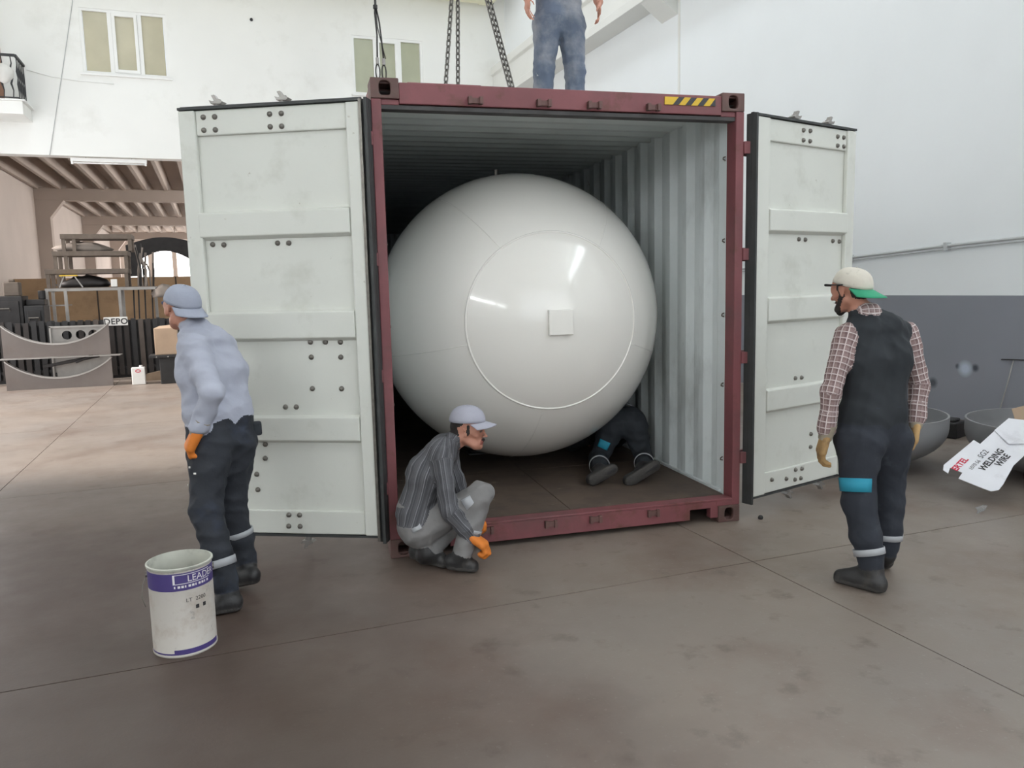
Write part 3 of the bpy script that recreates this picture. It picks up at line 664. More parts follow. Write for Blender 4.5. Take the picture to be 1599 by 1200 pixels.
# doors: local x along the leaf from the hinge, z up, inner face towards side*y
bolt_me = MB().lathe([(0.0, 0.016), (0.009, 0.015), (0.0145, 0.009), (0.017, 0.0)], n=10).mesh('bolt', M['bolt'], True)
def door(hx, ang, side, wd, bolts, cams, hinge_stile, label):
    leaf = MB()
    F = lambda n: side * n
    def bx(u0, u1, n0, n1, z0, z1, m): y = sorted((F(n0), F(n1))); m.box(u0, u1, y[0], y[1], z0, z1)
    bx(0.0, wd, -0.045, 0.0, 0.16, 2.755, leaf)
    d = leaf.build('door', M['door_white'], con); d.location = (hx, 0.0, 0); d.rotation_euler = (0, 0, ang); d['label'] = label
    hs = hinge_stile; fs = wd - 0.105
    def sub(name, u0, u1, n0, n1, z0, z1, m='door_white', bev=0.008):
        q = MB(); bx(u0, u1, n0, n1, z0, z1, q); return q.build(name, M[m], d, bevel=bev)
    sub('stile', 0.002, hs, 0.0, 0.034, 0.163, 2.752); sub('stile', fs, wd - 0.002, 0.0, 0.034, 0.163, 2.752)
    sub('top_rail', hs, fs, 0.0, 0.020, 2.605, 2.752); sub('bottom_rail', hs, fs, 0.0, 0.020, 0.163, 0.315)
    for z0, z1 in ((2.010, 2.150), (1.392, 1.548), (0.762, 0.905)):
        q = MB(); a, b, t = hs + 0.002, fs + 0.015, 0.042
        prof = [(z0 - 0.022, 0.0), (z0, t), (z1, t), (z1 + 0.012, 0.0)]
        q.prism([(p, q_) for p, q_ in prof], lambda z, n, u: (u, F(n), z), a, b)
        q.build('panel_rib', M['door_white'], d, bevel=0.006)
    # rubber seal round the leaf
    g1 = MB(); gw = 0.052 if side > 0 else 0.03; bx(-gw, -0.002, -0.03, 0.012, 0.12, 2.768, g1); bx(-gw + 0.002, -gw + 0.02, 0.012, 0.05, 0.12, 2.768, g1); g1.build('gasket', M['gasket'], d)
    sub('gasket_strip', -0.012, 0.004, 0.012, 0.040, 0.13, 2.765, 'bolt', 0)
    g2 = MB(); bx(0.0, wd, -0.045, 0.036, 2.756, 2.770, g2); bx(0.0, wd, -0.02, 0.0, 2.770, 2.782, g2); g2.build('gasket', M['gasket'], d)
    g3 = MB(); bx(wd, wd + 0.014, -0.045, -0.005, 0.16, 2.755, g3); bx(0.0, wd, -0.045, 0.02, 0.145, 0.159, g3); g3.build('gasket', M['gasket'], d)
    for u, z in bolts:
        n = 0.020 if (z > 2.6 or z < 0.32) else (0.042 if any(a < z < b for a, b in ((2.01, 2.15), (1.392, 1.548), (0.762, 0.905))) else 0.0)
        if u > fs: u = fs - 0.015
        inst('bolt', bolt_me, d, (u, F(n), z), (-PI / 2 * side, 0, 0))
    for u in cams:
        rod = MB().tube([(u, F(-0.07), 0.10), (u, F(-0.07), 2.80)], 0.016, 8).build('lock_rod', M['bolt'], d, smooth=True)
        for z, sg in ((2.80, 1), (0.10, -1)):
            q = MB().cyl((u, F(-0.07), z - 0.03), (u, F(-0.07), z + 0.03), 0.022, n=10)
            q.prism([(-0.045, 0.0), (-0.03, -0.012), (0.03, -0.010), (0.042, 0.012), (0.02, 0.004), (-0.02, 0.012)], lambda a, b, t: (u + a, F(-0.07) + t * side, z + sg * 0.012 + b * sg), -0.025, 0.03)
            q.prism([(-0.012, 0.0), (0.012, 0.0), (0.03, 0.035), (0.012, 0.038)], lambda a, b, t: (u + a, F(-0.07) + t * side, z + sg * 0.018 + b * sg), -0.015, 0.02)
            q.build('lock_cam', M['galv'], d)
    for z in (0.45, 1.15, 1.85, 2.55):
        q = MB(); bx(-0.075, 0.03, -0.075, -0.046, z - 0.045, z + 0.045, q)
        q.cyl((-0.065, F(-0.05), z - 0.05), (-0.065, F(-0.05), z + 0.05), 0.02, n=10); q.build('hinge', M['red'], d)
    return d
BL = [(0.964, 2.712), (0.892, 2.711), (0.966, 2.637), (0.893, 2.636), (0.549, 2.709), (0.477, 2.709), (0.55, 2.637), (0.479, 2.636), (0.971, 1.967), (0.899, 1.963), (0.556, 1.963), (0.485, 1.961), (0.384, 1.364), (0.289, 1.363), (0.195, 1.361), (0.384, 1.272), (0.197, 1.27), (0.388, 1.079), (0.202, 1.077), (0.568, 0.965), (0.498, 0.965), (0.715, 0.73), (0.721, 0.641), (0.784, 0.539), (0.783, 0.439), (0.579, 0.285), (0.509, 0.285), (0.584, 0.212), (0.51, 0.212)]
BR = [(0.514, 2.706), (0.591, 2.708), (0.515, 2.638), (0.591, 2.638), (0.923, 2.698), (0.998, 2.698), (0.924, 2.634), (1.002, 2.634), (0.515, 1.957), (0.59, 1.955), (0.926, 1.95), (1.008, 1.947), (0.508, 0.961), (0.582, 0.959), (0.506, 0.285), (0.581, 0.280), (0.501, 0.211), (0.571, 0.21), (0.23, 0.254), (0.398, 0.234), (0.712, 0.522), (0.711, 0.424)]
door(-1.278, PI - math.radians(22.6), 1, 1.12, BL, (0.914, 0.499), 0.085, 'left white container door with black rubber edge')
door(1.287, math.radians(20.0), -1, 1.145, BR, (0.54, 0.938), 0.14, 'right white container door with black rubber edge')
for z in (0.45, 1.15, 1.85, 2.55):
    for s in (-1, 1): MB().box(*sorted((s * 1.217, s * 1.262)), -0.012, 0.02, z - 0.04, z + 0.04).build('hinge_lug', M['red'], con, bevel=0.004)

# ---------------------------------------------------------------- white spherical tank
ca, sa = math.cos(CRZ), math.sin(CRZ)
def cw(x, y, z=0.0): return (CX + ca * x - sa * y, CY + sa * x + ca * y, z)
TR = 1.125
tk = thing('spherical_tank', 'huge glossy white spherical steel tank inside the container', 'tank', cw(0.0, 1.37, 0.172), CRZ)
TZ = 1.425 - 0.172
prof = [(TR * math.sin(PI * k / 64), -TR * math.cos(PI * k / 64)) for k in range(65)]
prof[0] = (0.001, -TR); prof[-1] = (0.001, TR)
MB().lathe(prof, (0, 0, TZ), 128).build('shell', M['tank'], tk, smooth=True)
th = math.radians(33)
MB().tube([(TR * math.sin(th) * math.cos(a), -TR * math.cos(th), TZ + TR * math.sin(th) * math.sin(a)) for a in [2 * PI * k / 96 for k in range(96)]], 0.008, 6, closed=True).build('weld_ring', M['tank'], tk, smooth=True)
for a in (-97, -17, 55, 125, 193):
    a = math.radians(a)
    MB().tube([((TR - 0.002) * math.sin(t) * math.cos(a), -(TR - 0.002) * math.cos(t), TZ + (TR - 0.002) * math.sin(t) * math.sin(a)) for t in [th + (math.radians(80) - th) * k / 14 for k in range(15)]], 0.0042, 6).build('weld_seam', M['tank'], tk, smooth=True)
MB().box(-0.085, 0.085, -TR - 0.025, -TR + 0.03, TZ - 0.085, TZ + 0.085).build('name_plate_mount', M['tank'], tk, bevel=0.004)
MB().cyl((-0.14, 0, TZ + TR - 0.03), (-0.14, 0, TZ + TR + 0.035), 0.014, n=12).build('nozzle', M['bolt'], tk)
for x in (-0.2, 0.2):
    MB().box(x - 0.09, x + 0.09, 0.66, 0.84, 0.0, 0.012).build('foot_plate', M['black'], tk)
    MB().cyl((x, 0.75, 0.012), (x, 0.75, TZ - math.sqrt(TR * TR - x * x - 0.5625) + 0.03), 0.06, n=16).build('support_leg', M['black'], tk, smooth=40)

# ---------------------------------------------------------------- lifting gear
def link_mesh(pitch=0.042, r=0.0062, half=0.0135):
    pts = []; L_ = pitch / 2 + r * 0.9 - half
    for k in range(7): a = -PI / 2 + PI * k / 6; pts.append((half * math.sin(a) * 0 + half * math.cos(a + PI / 2) * -1, 0, L_ + half * math.cos(a) if False else L_ + half * math.sin(PI * k / 6)))
    top = [(half * math.cos(PI * k / 6), 0, L_ + half * math.sin(PI * k / 6)) for k in range(7)]
    bot = [(-half * math.cos(PI * k / 6), 0, -L_ - half * math.sin(PI * k / 6)) for k in range(7)]
    return MB().tube(top + bot, r, 6, closed=True).mesh('link', M['chain'], True)
LINK = link_mesh()
def chain(top, bot, label):
    top = Vector(top); bot = Vector(bot); d = top - bot; n = int(d.length / 0.042); t = thing('chain', label, 'chain', bot, 0, 'lifting chains over the container')
    q = d.to_track_quat('Z', 'X')
    for k in range(n):
        p = d * ((k + 0.5) / n)
        o = inst('link', LINK, t, p); o.rotation_euler = (q @ Matrix.Rotation((PI / 2) * (k % 2) + 0.5, 3, 'Z').to_quaternion()).to_euler()
    return t
hook = cw(-0.37, 1.3, 4.55)
chain(cw(-0.40, 1.3, 4.42), cw(-0.565, 1.3, 2.875), 'slightly slanted lifting chain, leftmost of the four strands')
chain(cw(-0.395, 1.32, 4.42), cw(-0.442, 1.32, 2.875), 'near vertical lifting chain, second strand from the left')
chain(cw(-0.35, 1.29, 4.42), cw(0.052, 1.29, 2.875), 'steeply slanted lifting chain, third strand from the left')
chain(cw(-0.32, 1.31, 4.42), cw(0.082, 1.31, 2.875), 'steeply slanted lifting chain, rightmost strand by the denim legs')
hk = thing('crane_hook', 'steel crane hook holding the four lifting chains', 'hook', hook)
MB().tube([(0.09 * math.cos(a), 0, -0.06 + 0.09 * math.sin(a)) for a in [PI * 0.75 - 2 * PI * 0.8 * k / 20 for k in range(21)]], [0.018] * 20 + [0.008], 10).build('hook', M['dark_steel'], hk, smooth=True)
MB().box(-0.12, 0.12, -0.07, 0.07, 0.06, 0.42).build('block', M['crane_yellow'], hk, bevel=0.03)
for x in (-0.06, 0.06): MB().tube([(x, 0, 0.4), (x, 0, 5.6)], 0.008, 6).build('hoist_rope', M['dark_steel'], hk)
MB().tube([(0.13 * math.cos(a), 0.0, -0.16 + 0.05 * math.sin(a)) for a in [2 * PI * k / 24 for k in range(24)]], 0.012, 8, closed=True).build('master_ring', M['chain'], hk, smooth=True)
# wire rope sling standing on the left corner casting
sg = thing('wire_rope_sling', 'steel wire rope sling hooked to the left top corner of the container', 'sling', cw(-1.145, 0.08, HT), CRZ)
for x, y in ((-0.018, 0.0), (0.020, 0.012)):
    MB().tube([(x + 0.012 * math.sin(a), y + 0.004 * math.cos(a), 0.05 + 0.045 * math.cos(a)) for a in [2 * PI * k / 20 for k in range(20)]], 0.0042, 6, closed=True).build('thimble', M['dark_steel'], sg, smooth=True)
    MB().cyl((x, y, 0.095), (x, y, 0.13), 0.010, n=10).build('ferrule', M['galv'], sg, smooth=40)
MB().tube([(-0.018, 0, 0.13), (-0.014, 0, 0.26), (-0.022, 0, 0.38), (-0.018, 0, 0.42), (-0.02, 0, 2.2)], 0.0045, 6).build('rope', M['dark_steel'], sg, smooth=True)
MB().tube([(0.020, 0.012, 0.13), (0.012, 0.01, 0.24), (0.004, 0.01, 0.33), (-0.014, 0.0, 0.42), (-0.012, 0, 2.2)], 0.0045, 6).build('rope', M['dark_steel'], sg, smooth=True)
MB().tube([(0.032, 0.014, 0.13), (0.016, 0.012, 0.20), (-0.008, 0.006, 0.30), (-0.012, 0.008, 0.36), (-0.016, 0.004, 0.42)], 0.003, 6).build('rope', M['dark_steel'], sg, smooth=True)
MB().cyl((-0.017, 0, 0.405), (-0.017, 0, 0.425), 0.013, n=10).build('clamp', M['dark_steel'], sg)

# ---------------------------------------------------------------- paint bucket
DR, DH = 0.142, 0.425
dk = thing('paint_bucket', 'open white paint bucket with a purple LEADER band on the floor', 'bucket', (-0.235, 3.915, 0.0))
MB().lathe([(0.0005, 0.006), (DR - 0.006, 0.006), (DR - 0.001, 0.0), (DR + 0.002, 0.004), (DR + 0.002, 0.010), (DR, 0.013), (DR, DH - 0.02), (DR + 0.001, DH - 0.012)], n=64).build('can', M['tin'], dk, smooth=40)
MB().lathe([(DR + 0.001, DH - 0.014), (DR + 0.006, DH - 0.008), (DR + 0.006, DH), (DR - 0.002, DH + 0.002), (DR - 0.003, DH - 0.01), (DR - 0.004, 0.1), (0.0005, 0.095)], n=64).build('lining', M['tin_in'], dk, smooth=40)
A0 = math.radians(-76)    # direction the printed face looks
def drum_fn(z0, r=DR + 0.0016):
    return lambda x, y: Vector((r * math.cos(A0 + x / DR), r * math.sin(A0 + x / DR), z0 + y))
def drum_band(name, m, a0, a1, z0, z1, r):
    n = max(4, int(abs(a1 - a0) / 0.1)); vs = []
    for k in range(n + 1):
        a = a0 + (a1 - a0) * k / n
        for z in (z0, z1): vs.append((r * math.cos(a), r * math.sin(a), z))
    MB().add(vs, [(2 * k, 2 * k + 2, 2 * k + 3, 2 * k + 1) for k in range(n)]).build(name, m, dk, smooth=True)
drum_band('print_band', M['purple'], 0, 2 * PI, DH - 0.105, DH - 0.022, DR + 0.0007)
drum_band('print_band', M['purple'], A0 - 0.55, A0 + 1.1, 0.014, 0.038, DR + 0.0007)
drum_band('print_band', M['purple'], A0 - 2.2, A0 - 0.55, 0.014, 0.022, DR + 0.0007)
def frame_text(s, size, x0, z0, m, name='lettering'): return text_mesh(s, size, drum_fn(z0), name, m, dk)
frame_text('LEADER', 0.043, -0.048, DH - 0.066, M['white_ink'])
for (a, b, c, d) in ((-0.062, 0.115, DH - 0.028, DH - 0.031), (-0.062, 0.115, DH - 0.074, DH - 0.071)): drum_band('print_line', M['white_ink'], A0 + a / DR, A0 + b / DR, min(c, d), max(c, d), DR + 0.0016)
drum_band('print_line', M['white_ink'], A0 - 0.062 / DR, A0 - 0.053 / DR, DH - 0.074, DH - 0.028, DR + 0.0016)
for o in list(dk.children):
    if o.name.startswith('lettering'): o.location = (0, 0, 0)
for k in range(11): drum_band('print_mark', M['white_ink'], A0 + (-0.058 + 0.0155 * k) / DR, A0 + (-0.058 + 0.0155 * k + (0.011 if k % 3 else 0.006)) / DR, DH - 0.092, DH - 0.081, DR + 0.0016)
text_mesh('LT  2200', 0.026, lambda x, y: drum_fn(0.262)(x - 0.012, y), 'lettering', M['ink'], dk)
for a in (0.03, 0.066): drum_band('print_mark', M['ink'], A0 + a / DR, A0 + (a + 0.016) / DR, 0.222, 0.240, DR + 0.0012)
MB().tube([(-DR - 0.002, 0, DH - 0.05), (-DR - 0.02, -0.02, DH - 0.09), (-DR - 0.028, -0.03, DH - 0.15), (-DR - 0.012, -0.05, DH - 0.19)], 0.0022, 6).build('handle', M['bolt'], dk, smooth=True)
for s in (-1, 1): MB().cyl((s * (DR - 0.002), 0, DH - 0.05), (s * (DR + 0.008), 0, DH - 0.05), 0.014, n=12).build('handle_ear', M['bolt'], dk)

# ---------------------------------------------------------------- dished heads, carton by the right wall
def dished(loc, r, h, label):
    t = []
    for k in range(13):
        a = PI / 2 * k / 12; t.append((max(0.001, r * math.sin(a)), h * 0.78 * (1 - math.cos(a))))
    out_ = t + [(r, h)]
    inn = [(max(0.0008, x - 0.016 * min(1, x * 6)), z + (0.016 if z < h * 0.6 else 0.008)) for x, z in t] + [(r - 0.016, h)]
    o = MB().lathe(out_ + inn[::-1], n=72).build('dished_head', M['bowl'], smooth=50, loc=loc)
    return tag(o, label, 'steel bowl', 'dished steel heads by the right wall')
dished((5.42, 5.45, 0), 0.70, 0.47, 'grey dished steel head just behind the man in the black vest')
dished((6.50, 4.36, 0), 0.72, 0.46, 'grey dished steel head under the white welding wire carton')
bk = MB().box(-0.13, 0.13, -0.1, 0.1, 0, 0.17).box(-0.10, 0.06, -0.06, 0.08, 0.17, 0.2).build('machine_block', M['black'], bevel=0.02, loc=(7.14, 5.95, 0), rot=(0, 0, 0.3)); tag(bk, 'small black machine block between the two dished heads', 'block')
cn = thing('welding_wire_carton', 'torn white and brown welding wire carton lying over a steel head', 'carton', (5.9, 4.3, 0.40))
off = Vector((5.9, 4.3, 0.40))
def onflap(P, lift=0.0):
    return tuple(Vector(P) - off + Vector((-0.315, -0.456, 0.832)) * lift)
FP = [(5.657, 4.337, 0.454), (5.479, 4.312, 0.372), (5.469, 4.360, 0.395), (5.117, 4.321, 0.241), (5.080, 4.293, 0.211), (5.089, 4.255, 0.193), (5.138, 4.282, 0.227), (5.175, 4.207, 0.2), (5.114, 4.187, 0.166), (5.187, 4.048, 0.117), (5.216, 3.999, 0.101), (5.268, 3.979, 0.11), (5.331, 3.994, 0.142), (5.516, 4.06, 0.249), (5.80, 4.10, 0.375), (5.90, 4.26, 0.50), (5.76, 4.34, 0.492)]
n = len(FP); m_ = MB().add([onflap(p, 0.004) for p in FP] + [onflap(p, 0.0) for p in FP], [tuple(range(n)), tuple(range(2 * n - 1, n - 1, -1))] + [(i, (i + 1) % n, n + (i + 1) % n, n + i) for i in range(n)])
flap = m_.build('flap', M['board_white'], cn)
fold = [(5.657, 4.337, 0.462), (5.63, 4.19, 0.385), (5.80, 4.10, 0.392), (6.02, 4.12, 0.52), (5.84, 4.36, 0.54)]
MB().add([tuple(Vector(p) - off) for p in fold] + [tuple(Vector(p) - off - Vector((0, 0, 0.004))) for p in fold], [(0, 1, 2, 3, 4), (9, 8, 7, 6, 5)] + [(i, (i + 1) % 5, 5 + (i + 1) % 5, 5 + i) for i in range(5)]).build('top_flap', M['board_white'], cn)
MB().box(0.05, 0.6, -0.28, 0.02, -0.12, 0.0).build('carton_body', M['carton'], cn, bevel=0.004, rot=(0.1, -0.1, 0.25))
MB().prism([(0, 0), (0.5, 0.02), (0.46, 0.22), (0.06, 0.18)], lambda a, b, t: (0.16 + a, 0.14 + b * 0.6, 0.02 + b * 0.8 + t), 0, 0.004).build('side_flap', M['carton'], cn)
ex_ = (Vector((5.595, 4.182, 0.345)) - Vector((5.308, 4.134, 0.211))).normalized(); nn = Vector((-0.315, -0.456, 0.832)).normalized(); ey_ = nn.cross(ex_)
def flap_text(s, size, P, m, bold=0.0):
    P = Vector(P) - off + nn * 0.0055
    return text_mesh(s, size, lambda x, y: P + ex_ * x + ey_ * y, 'lettering', m, flap, bold=bold)
B0 = Vector((5.308, 4.134, 0.211))
flap_text('WELDING', 0.064, B0, M['ink'], 0.03)
flap_text('WIRE', 0.064, B0 + ex_ * 0.115 - ey_ * 0.058, M['ink'], 0.03)
flap_text('SG2', 0.060, B0 + ex_ * 0.11 + ey_ * 0.072, M['ink'])
flap_text('1070 56', 0.040, B0 - ex_ * 0.05 + ey_ * 0.066, M['ink'])
flap_text('ERTEL', 0.062, Vector((5.150, 4.235, 0.205)), M['red_ink'], 0.04)
pf = MB().add([(0, 0, 0.03), (0.05, 0.02, 0.05), (0.10, 0.09, 0.03), (0.06, 0.12, 0.01), (0.02, 0.07, 0.005), (-0.05, 0.02, 0.004)], [(0, 1, 4, 5), (1, 2, 3, 4)]).build('plastic_film', M['plastic_film'], loc=(4.98, 3.86, 0.0)); tag(pf, 'crumpled scrap of clear plastic film below the white carton', 'film')
md = pf.modifiers.new('thickness', 'SOLIDIFY'); md.thickness = 0.003
tag(MB().lathe([(0.001, 0.0), (0.015, 0.0), (0.019, 0.012), (0.012, 0.026), (0.001, 0.03)], n=8).build('black_nut', M['black'], loc=(3.505, 4.418, 0.0), rot=(0, 0, 0.3)), 'small black lump lying on the floor by the right door', 'lump')
tag(MB().box(-0.02, 0.02, -0.002, 0.002, 0, 0.002).build('wire_offcut', M['bright_edge'], loc=(0.95, 2.02, 0), rot=(0, 0, 0.2)), 'tiny bright wire offcut on the floor at the bottom', 'wire')

# ---------------------------------------------------------------- depot front: steel saddles, fence, rack
def saddle(name, z, h, dip, label, y=16.45):
    t = thing(name, label, 'steel plate', (-2.76, y, z), -0.06, 'stacked steel saddle plates')
    nseg = 24; top = [(-0.88 + 1.76 * k / nseg, h - dip * (1 - ((k / nseg) * 2 - 1) ** 2) ** 0.9) for k in range(nseg + 1)]
    MB().prism([(-0.88, 0), (0.88, 0)] + top[::-1], lambda a, b, t_: (a, t_, b), 0, 0.03).build('plate', M['steel_plate'], t)
    MB().prism(top + [(a, b - 0.028) for a, b in top[::-1]], lambda a, b, t_: (a, t_, b), -0.008, 0.10).build('edge_flange', M['bright_edge'], t)
    return t
saddle('saddle_plate', 0.0, 0.545, 0.34, 'lower curved steel saddle plate standing on the depot floor')
saddle('saddle_plate', 0.59, 0.60, 0.36, 'upper curved steel saddle plate stacked on the lower one')
sp = MB().box(-1.0, 1.02, -0.06, 0.2, 0, 0.014).build('steel_strip', M['bright_edge'], loc=(-2.74, 16.5, 0.562), rot=(0, 0, -0.06)); tag(sp, 'thin bright steel sheet between the two saddle plates', 'steel sheet')
pb = thing('perforated_panel', 'pale steel panel with three round holes leaning on the dark fence', 'panel', (-2.45, 16.95, 0.0))
pn = MB()
for k, xx in enumerate((-0.47, -0.1, 0.13, 0.47)):
    pass
cells = [(-0.47, -0.10, -0.215), (-0.10, 0.12, 0.018), (0.12, 0.47, 0.235)]
for a, b, c in cells: pn.holed(rect_loop(a, b, 0.25, 1.11, 32), oval_loop(c, 0.955, 0.085, 0.085, 32), XZ(0.0), 0, 0.02)
pn.build('face', M['galv'], pb)
MB().box(-0.5, 0.5, -0.04, 0.02, 1.10, 1.13).box(-0.5, -0.47, -0.04, 0.02, 0.0, 1.12).box(0.47, 0.5, -0.04, 0.02, 0.0, 1.12).build('rim', M['bright_edge'], pb)
tag(MB().bar((-3.05, 16.62, 0.40), (-2.1, 16.6, 0.56), 0.06).bar((-2.5, 16.6, 0.46), (-2.2, 16.58, 0.58), 0.10, 0.05).build('steel_offcut', M['dark_steel'], bevel=0.01), 'dark steel bar lying in the curve of the lower saddle plate', 'steel bar')
gl = MB().box(-0.46, 0.46, 0, 0.02, 0.0, 0.545).build('steel_sheet', M['galv'], loc=(-2.4, 16.80, 0.0)); tag(gl, 'pale steel sheet behind the lower saddle plate', 'steel sheet')
fn_ = thing('depot_fence', 'dark vertical slat fence closing the depot front', 'fence', (-2.2, 17.55, 0))
random.seed(2)
sm = [MB().box(-0.045, 0.045, 0, 0.03, 0.08, 1.2).mesh('slat', M[k]) for k in ('slat_dark', 'slat_pale', 'black')]
for k in range(42): inst('slat', sm[random.choice((0, 0, 2, 2, 0, 1)) if k > 16 else random.choice((0, 2, 2))], fn_, (-2.6 + 0.135 * k, random.uniform(-0.01, 0.01), random.uniform(-0.02, 0.02)))
MB().box(-2.7, 3.1, 0.03, 0.07, 1.13, 1.19).build('top_rail', M['black'], fn_); MB().box(-2.7, 3.1, 0.03, 0.07, 0.2, 0.26).build('bottom_rail', M['black'], fn_)
MB().box(-2.7, 3.1, 0.08, 0.10, 0.02, 1.16).build('backing_sheet', M['black'], fn_)
for x in (-2.7, -0.8, 1.1, 3.05): MB().box(x - 0.03, x + 0.03, 0.02, 0.1, 0, 1.22).build('post', M['black'], fn_)
sn = thing('depot_sign', 'small white sign reading DEPO on the dark fence', 'sign', (-1.87, 17.53, 1.085))
MB().box(-0.215, 0.215, -0.012, 0.0, 0, 0.17).build('board', M['sign_white'], sn, bevel=0.003)
text_mesh('DEPO', 0.165, lambda x, y: Vector((x, -0.014, 0.028 + y)), 'lettering', M['ink'], sn, 'CENTER', 1.05, 0.02)
# rack with stacked pallets behind the fence
rk = thing('steel_trestle', 'tall pale steel trestle table behind the depot fence', 'table', (-2.35, 19.2, 0))
MB().box(-1.0, 1.15, -0.03, 0.03, 1.80, 1.86).box(-1.0, 1.15, 0.65, 0.71, 1.80, 1.86).box(-1.0, -0.94, 0, 0.7, 1.80, 1.86).box(1.09, 1.15, 0, 0.7, 1.80, 1.86).build('top_frame', M['galv'], rk)
MB().box(-1.0, 1.15, 0.0, 0.7, 1.86, 1.875).build('top', M['dust_wood'], rk)
for x, y in ((-0.97, 0), (-0.62, 0), (0.42, 0), (-0.97, 0.68), (1.1, 0.68), (0.42, 0.68)): MB().box(x - 0.03, x + 0.03, y - 0.03, y + 0.03, 0, 1.8).build('leg', M['galv'], rk)
for y in (0, 0.68): MB().bar((-0.97, y, 1.5), (-0.62, y, 1.5), 0.025).build('rung', M['galv'], rk)
for x in (0.62, 0.72, 0.85, 1.0): MB().bar((x, 0.3, 0.2), (x + 0.05, 0.4, 1.8), 0.03).build('bar', M['dark_steel'], rk)
def pallet(x0, x1, z, h, label, y=19.2):
    t = thing('wooden_pallet', label, 'pallet', ((x0 + x1) / 2, y, z), 0, 'pallets stacked on the trestle'); w = (x1 - x0) / 2
    for yy in (0.0, 0.2, 0.4, 0.58): MB().box(-w, w, yy, yy + 0.12, h - 0.10, h).build('plank', M['dust_wood'], t, bevel=0.004)
    for xx in (-w + 0.05, -w + 0.25, w - 0.05):
        for yy in (0.02, 0.6): MB().box(xx - 0.035, xx + 0.035, yy, yy + 0.07, 0, h - 0.1).build('leg', M['dust_wood'], t)
    return t
pallet(-3.33, -1.72, 1.876, 0.39, 'widest dusty wooden pallet, lowest of three on the trestle')
pallet(-3.16, -1.70, 2.267, 0.38, 'middle dusty wooden pallet of the three on the trestle')
pallet(-2.98, -1.60, 2.648, 0.36, 'topmost dusty wooden pallet of the three on the trestle')
def lump(name, m, loc, sx, sy, sz, seed, label, cat, group=None):
    random.seed(seed); R2 = 14; prof = [(0.15, 0.0), (0.9, 0.02), (1.0, 0.3), (0.8, 0.65), (0.45, 0.9), (0.05, 1.0)]; vs = []
    for r, z in prof:
        for k in range(R2):
            a = 2 * PI * k / R2; q = r * (1 + random.uniform(-0.22, 0.22)); vs.append((sx * q * math.cos(a), sy * q * math.sin(a), sz * z * (1 + random.uniform(-0.1, 0.1))))
    o = MB().add(vs, [(i * R2 + k, i * R2 + (k + 1) % R2, (i + 1) * R2 + (k + 1) % R2, (i + 1) * R2 + k) for i in range(5) for k in range(R2)] + [tuple(range(R2))[::-1], tuple(range(5 * R2, 6 * R2))]).build(name, m, loc=loc, smooth=True)
    return tag(o, label, cat, group)
lump('dusty_tarp', M['grey_tarp'], (-2.6, 19.5, 2.65), 0.55, 0.25, 0.2, 5, 'dusty grey sheet bunched under the topmost pallet', 'tarp')
rd = thing('rod_bundle', 'tangle of upright dusty rods at the end of the pallets', 'rods', (-1.42, 19.5, 1.876))
random.seed(21)
for k in range(14):
    x, y_ = random.uniform(-0.14, 0.16), random.uniform(-0.2, 0.2)
    MB().tube([(x, y_, 0), (x + random.uniform(-0.04, 0.04), y_, 0.35), (x + random.uniform(-0.09, 0.09), y_, random.uniform(0.5, 0.95))], random.uniform(0.012, 0.028), 6).build('rod', M['grey_tarp' if k % 3 else 'dark_steel'], rd)
lump('scrap_bundle', M['dark_steel'], (-2.6, 19.55, 1.876), 0.5, 0.22, 0.26, 9, 'dark scrap heap under the lowest pallet on the trestle', 'scrap')
lump('dust_bag', M['grey_tarp'], (-1.05, 19.3, 1.62), 0.26, 0.2, 0.28, 11, 'drooping grey dust bag beside the trestle top', 'bag')
yl = thing('folding_stand', 'small steel folding stand with a yellow top on the trestle', 'stand', (-2.86, 19.12, 1.876))
MB().bar((-0.2, 0, 0), (-0.1, 0, 0.24), 0.025).build('leg', M['galv'], yl); MB().bar((0.24, 0, 0), (0.10, 0, 0.24), 0.025).build('leg', M['galv'], yl)
MB().box(-0.18, 0.16, -0.06, 0.06, 0.24, 0.265).build('top', M['yellow'], yl)
tag(MB().box(-0.06, 0.06, -0.05, 0.05, 0, 0.16).build('white_tin', M['sign_white'], bevel=0.008, loc=(-2.02, 19.22, 1.876)), 'small white tin standing on the trestle', 'tin')
# machinery at the far left behind the fence
for k, (x, z0, sx, sz, mm, lb) in enumerate(((-4.1, 0.0, 0.9, 1.72, 'dark_steel', 'large dark machine cabinet at the left end behind the fence'), (-3.46, 0.0, 0.36, 1.52, 'black', 'narrow black cabinet beside the large dark machine'))):
    t = thing('machine_cabinet', lb, 'machine', (x, 18.5, z0), 0, 'dark machines behind the fence')
    MB().box(-sx / 2, sx / 2, 0, 0.6, 0, sz).build('body', M[mm], t, bevel=0.02)
    MB().box(-sx / 2 + 0.06, sx / 2 - 0.06, -0.03, 0.0, sz * 0.55, sz - 0.1).build('front_panel', M['dark_steel'], t, bevel=0.01)
    MB().tube([(-sx / 4, -0.03, sz - 0.3), (-sx / 4, -0.08, sz - 0.25), (sx / 4, -0.08, sz - 0.25), (sx / 4, -0.03, sz - 0.3)], 0.012, 6).build('handle', M['bolt'], t)
    MB().cyl((-sx / 5, -0.032, sz * 0.35), (-sx / 5, -0.05, sz * 0.35), 0.07, n=16).build('dial', M['galv'], t)
tag(MB().box(-0.14, 0.14, 0, 0.3, 0, 0.28).box(-0.05, 0.05, 0.05, 0.2, 0.28, 0.34).build('motor_unit', M['dust_wood'], bevel=0.02, loc=(-3.87, 18.7, 1.722)), 'dusty motor unit on top of the large dark machine', 'motor')
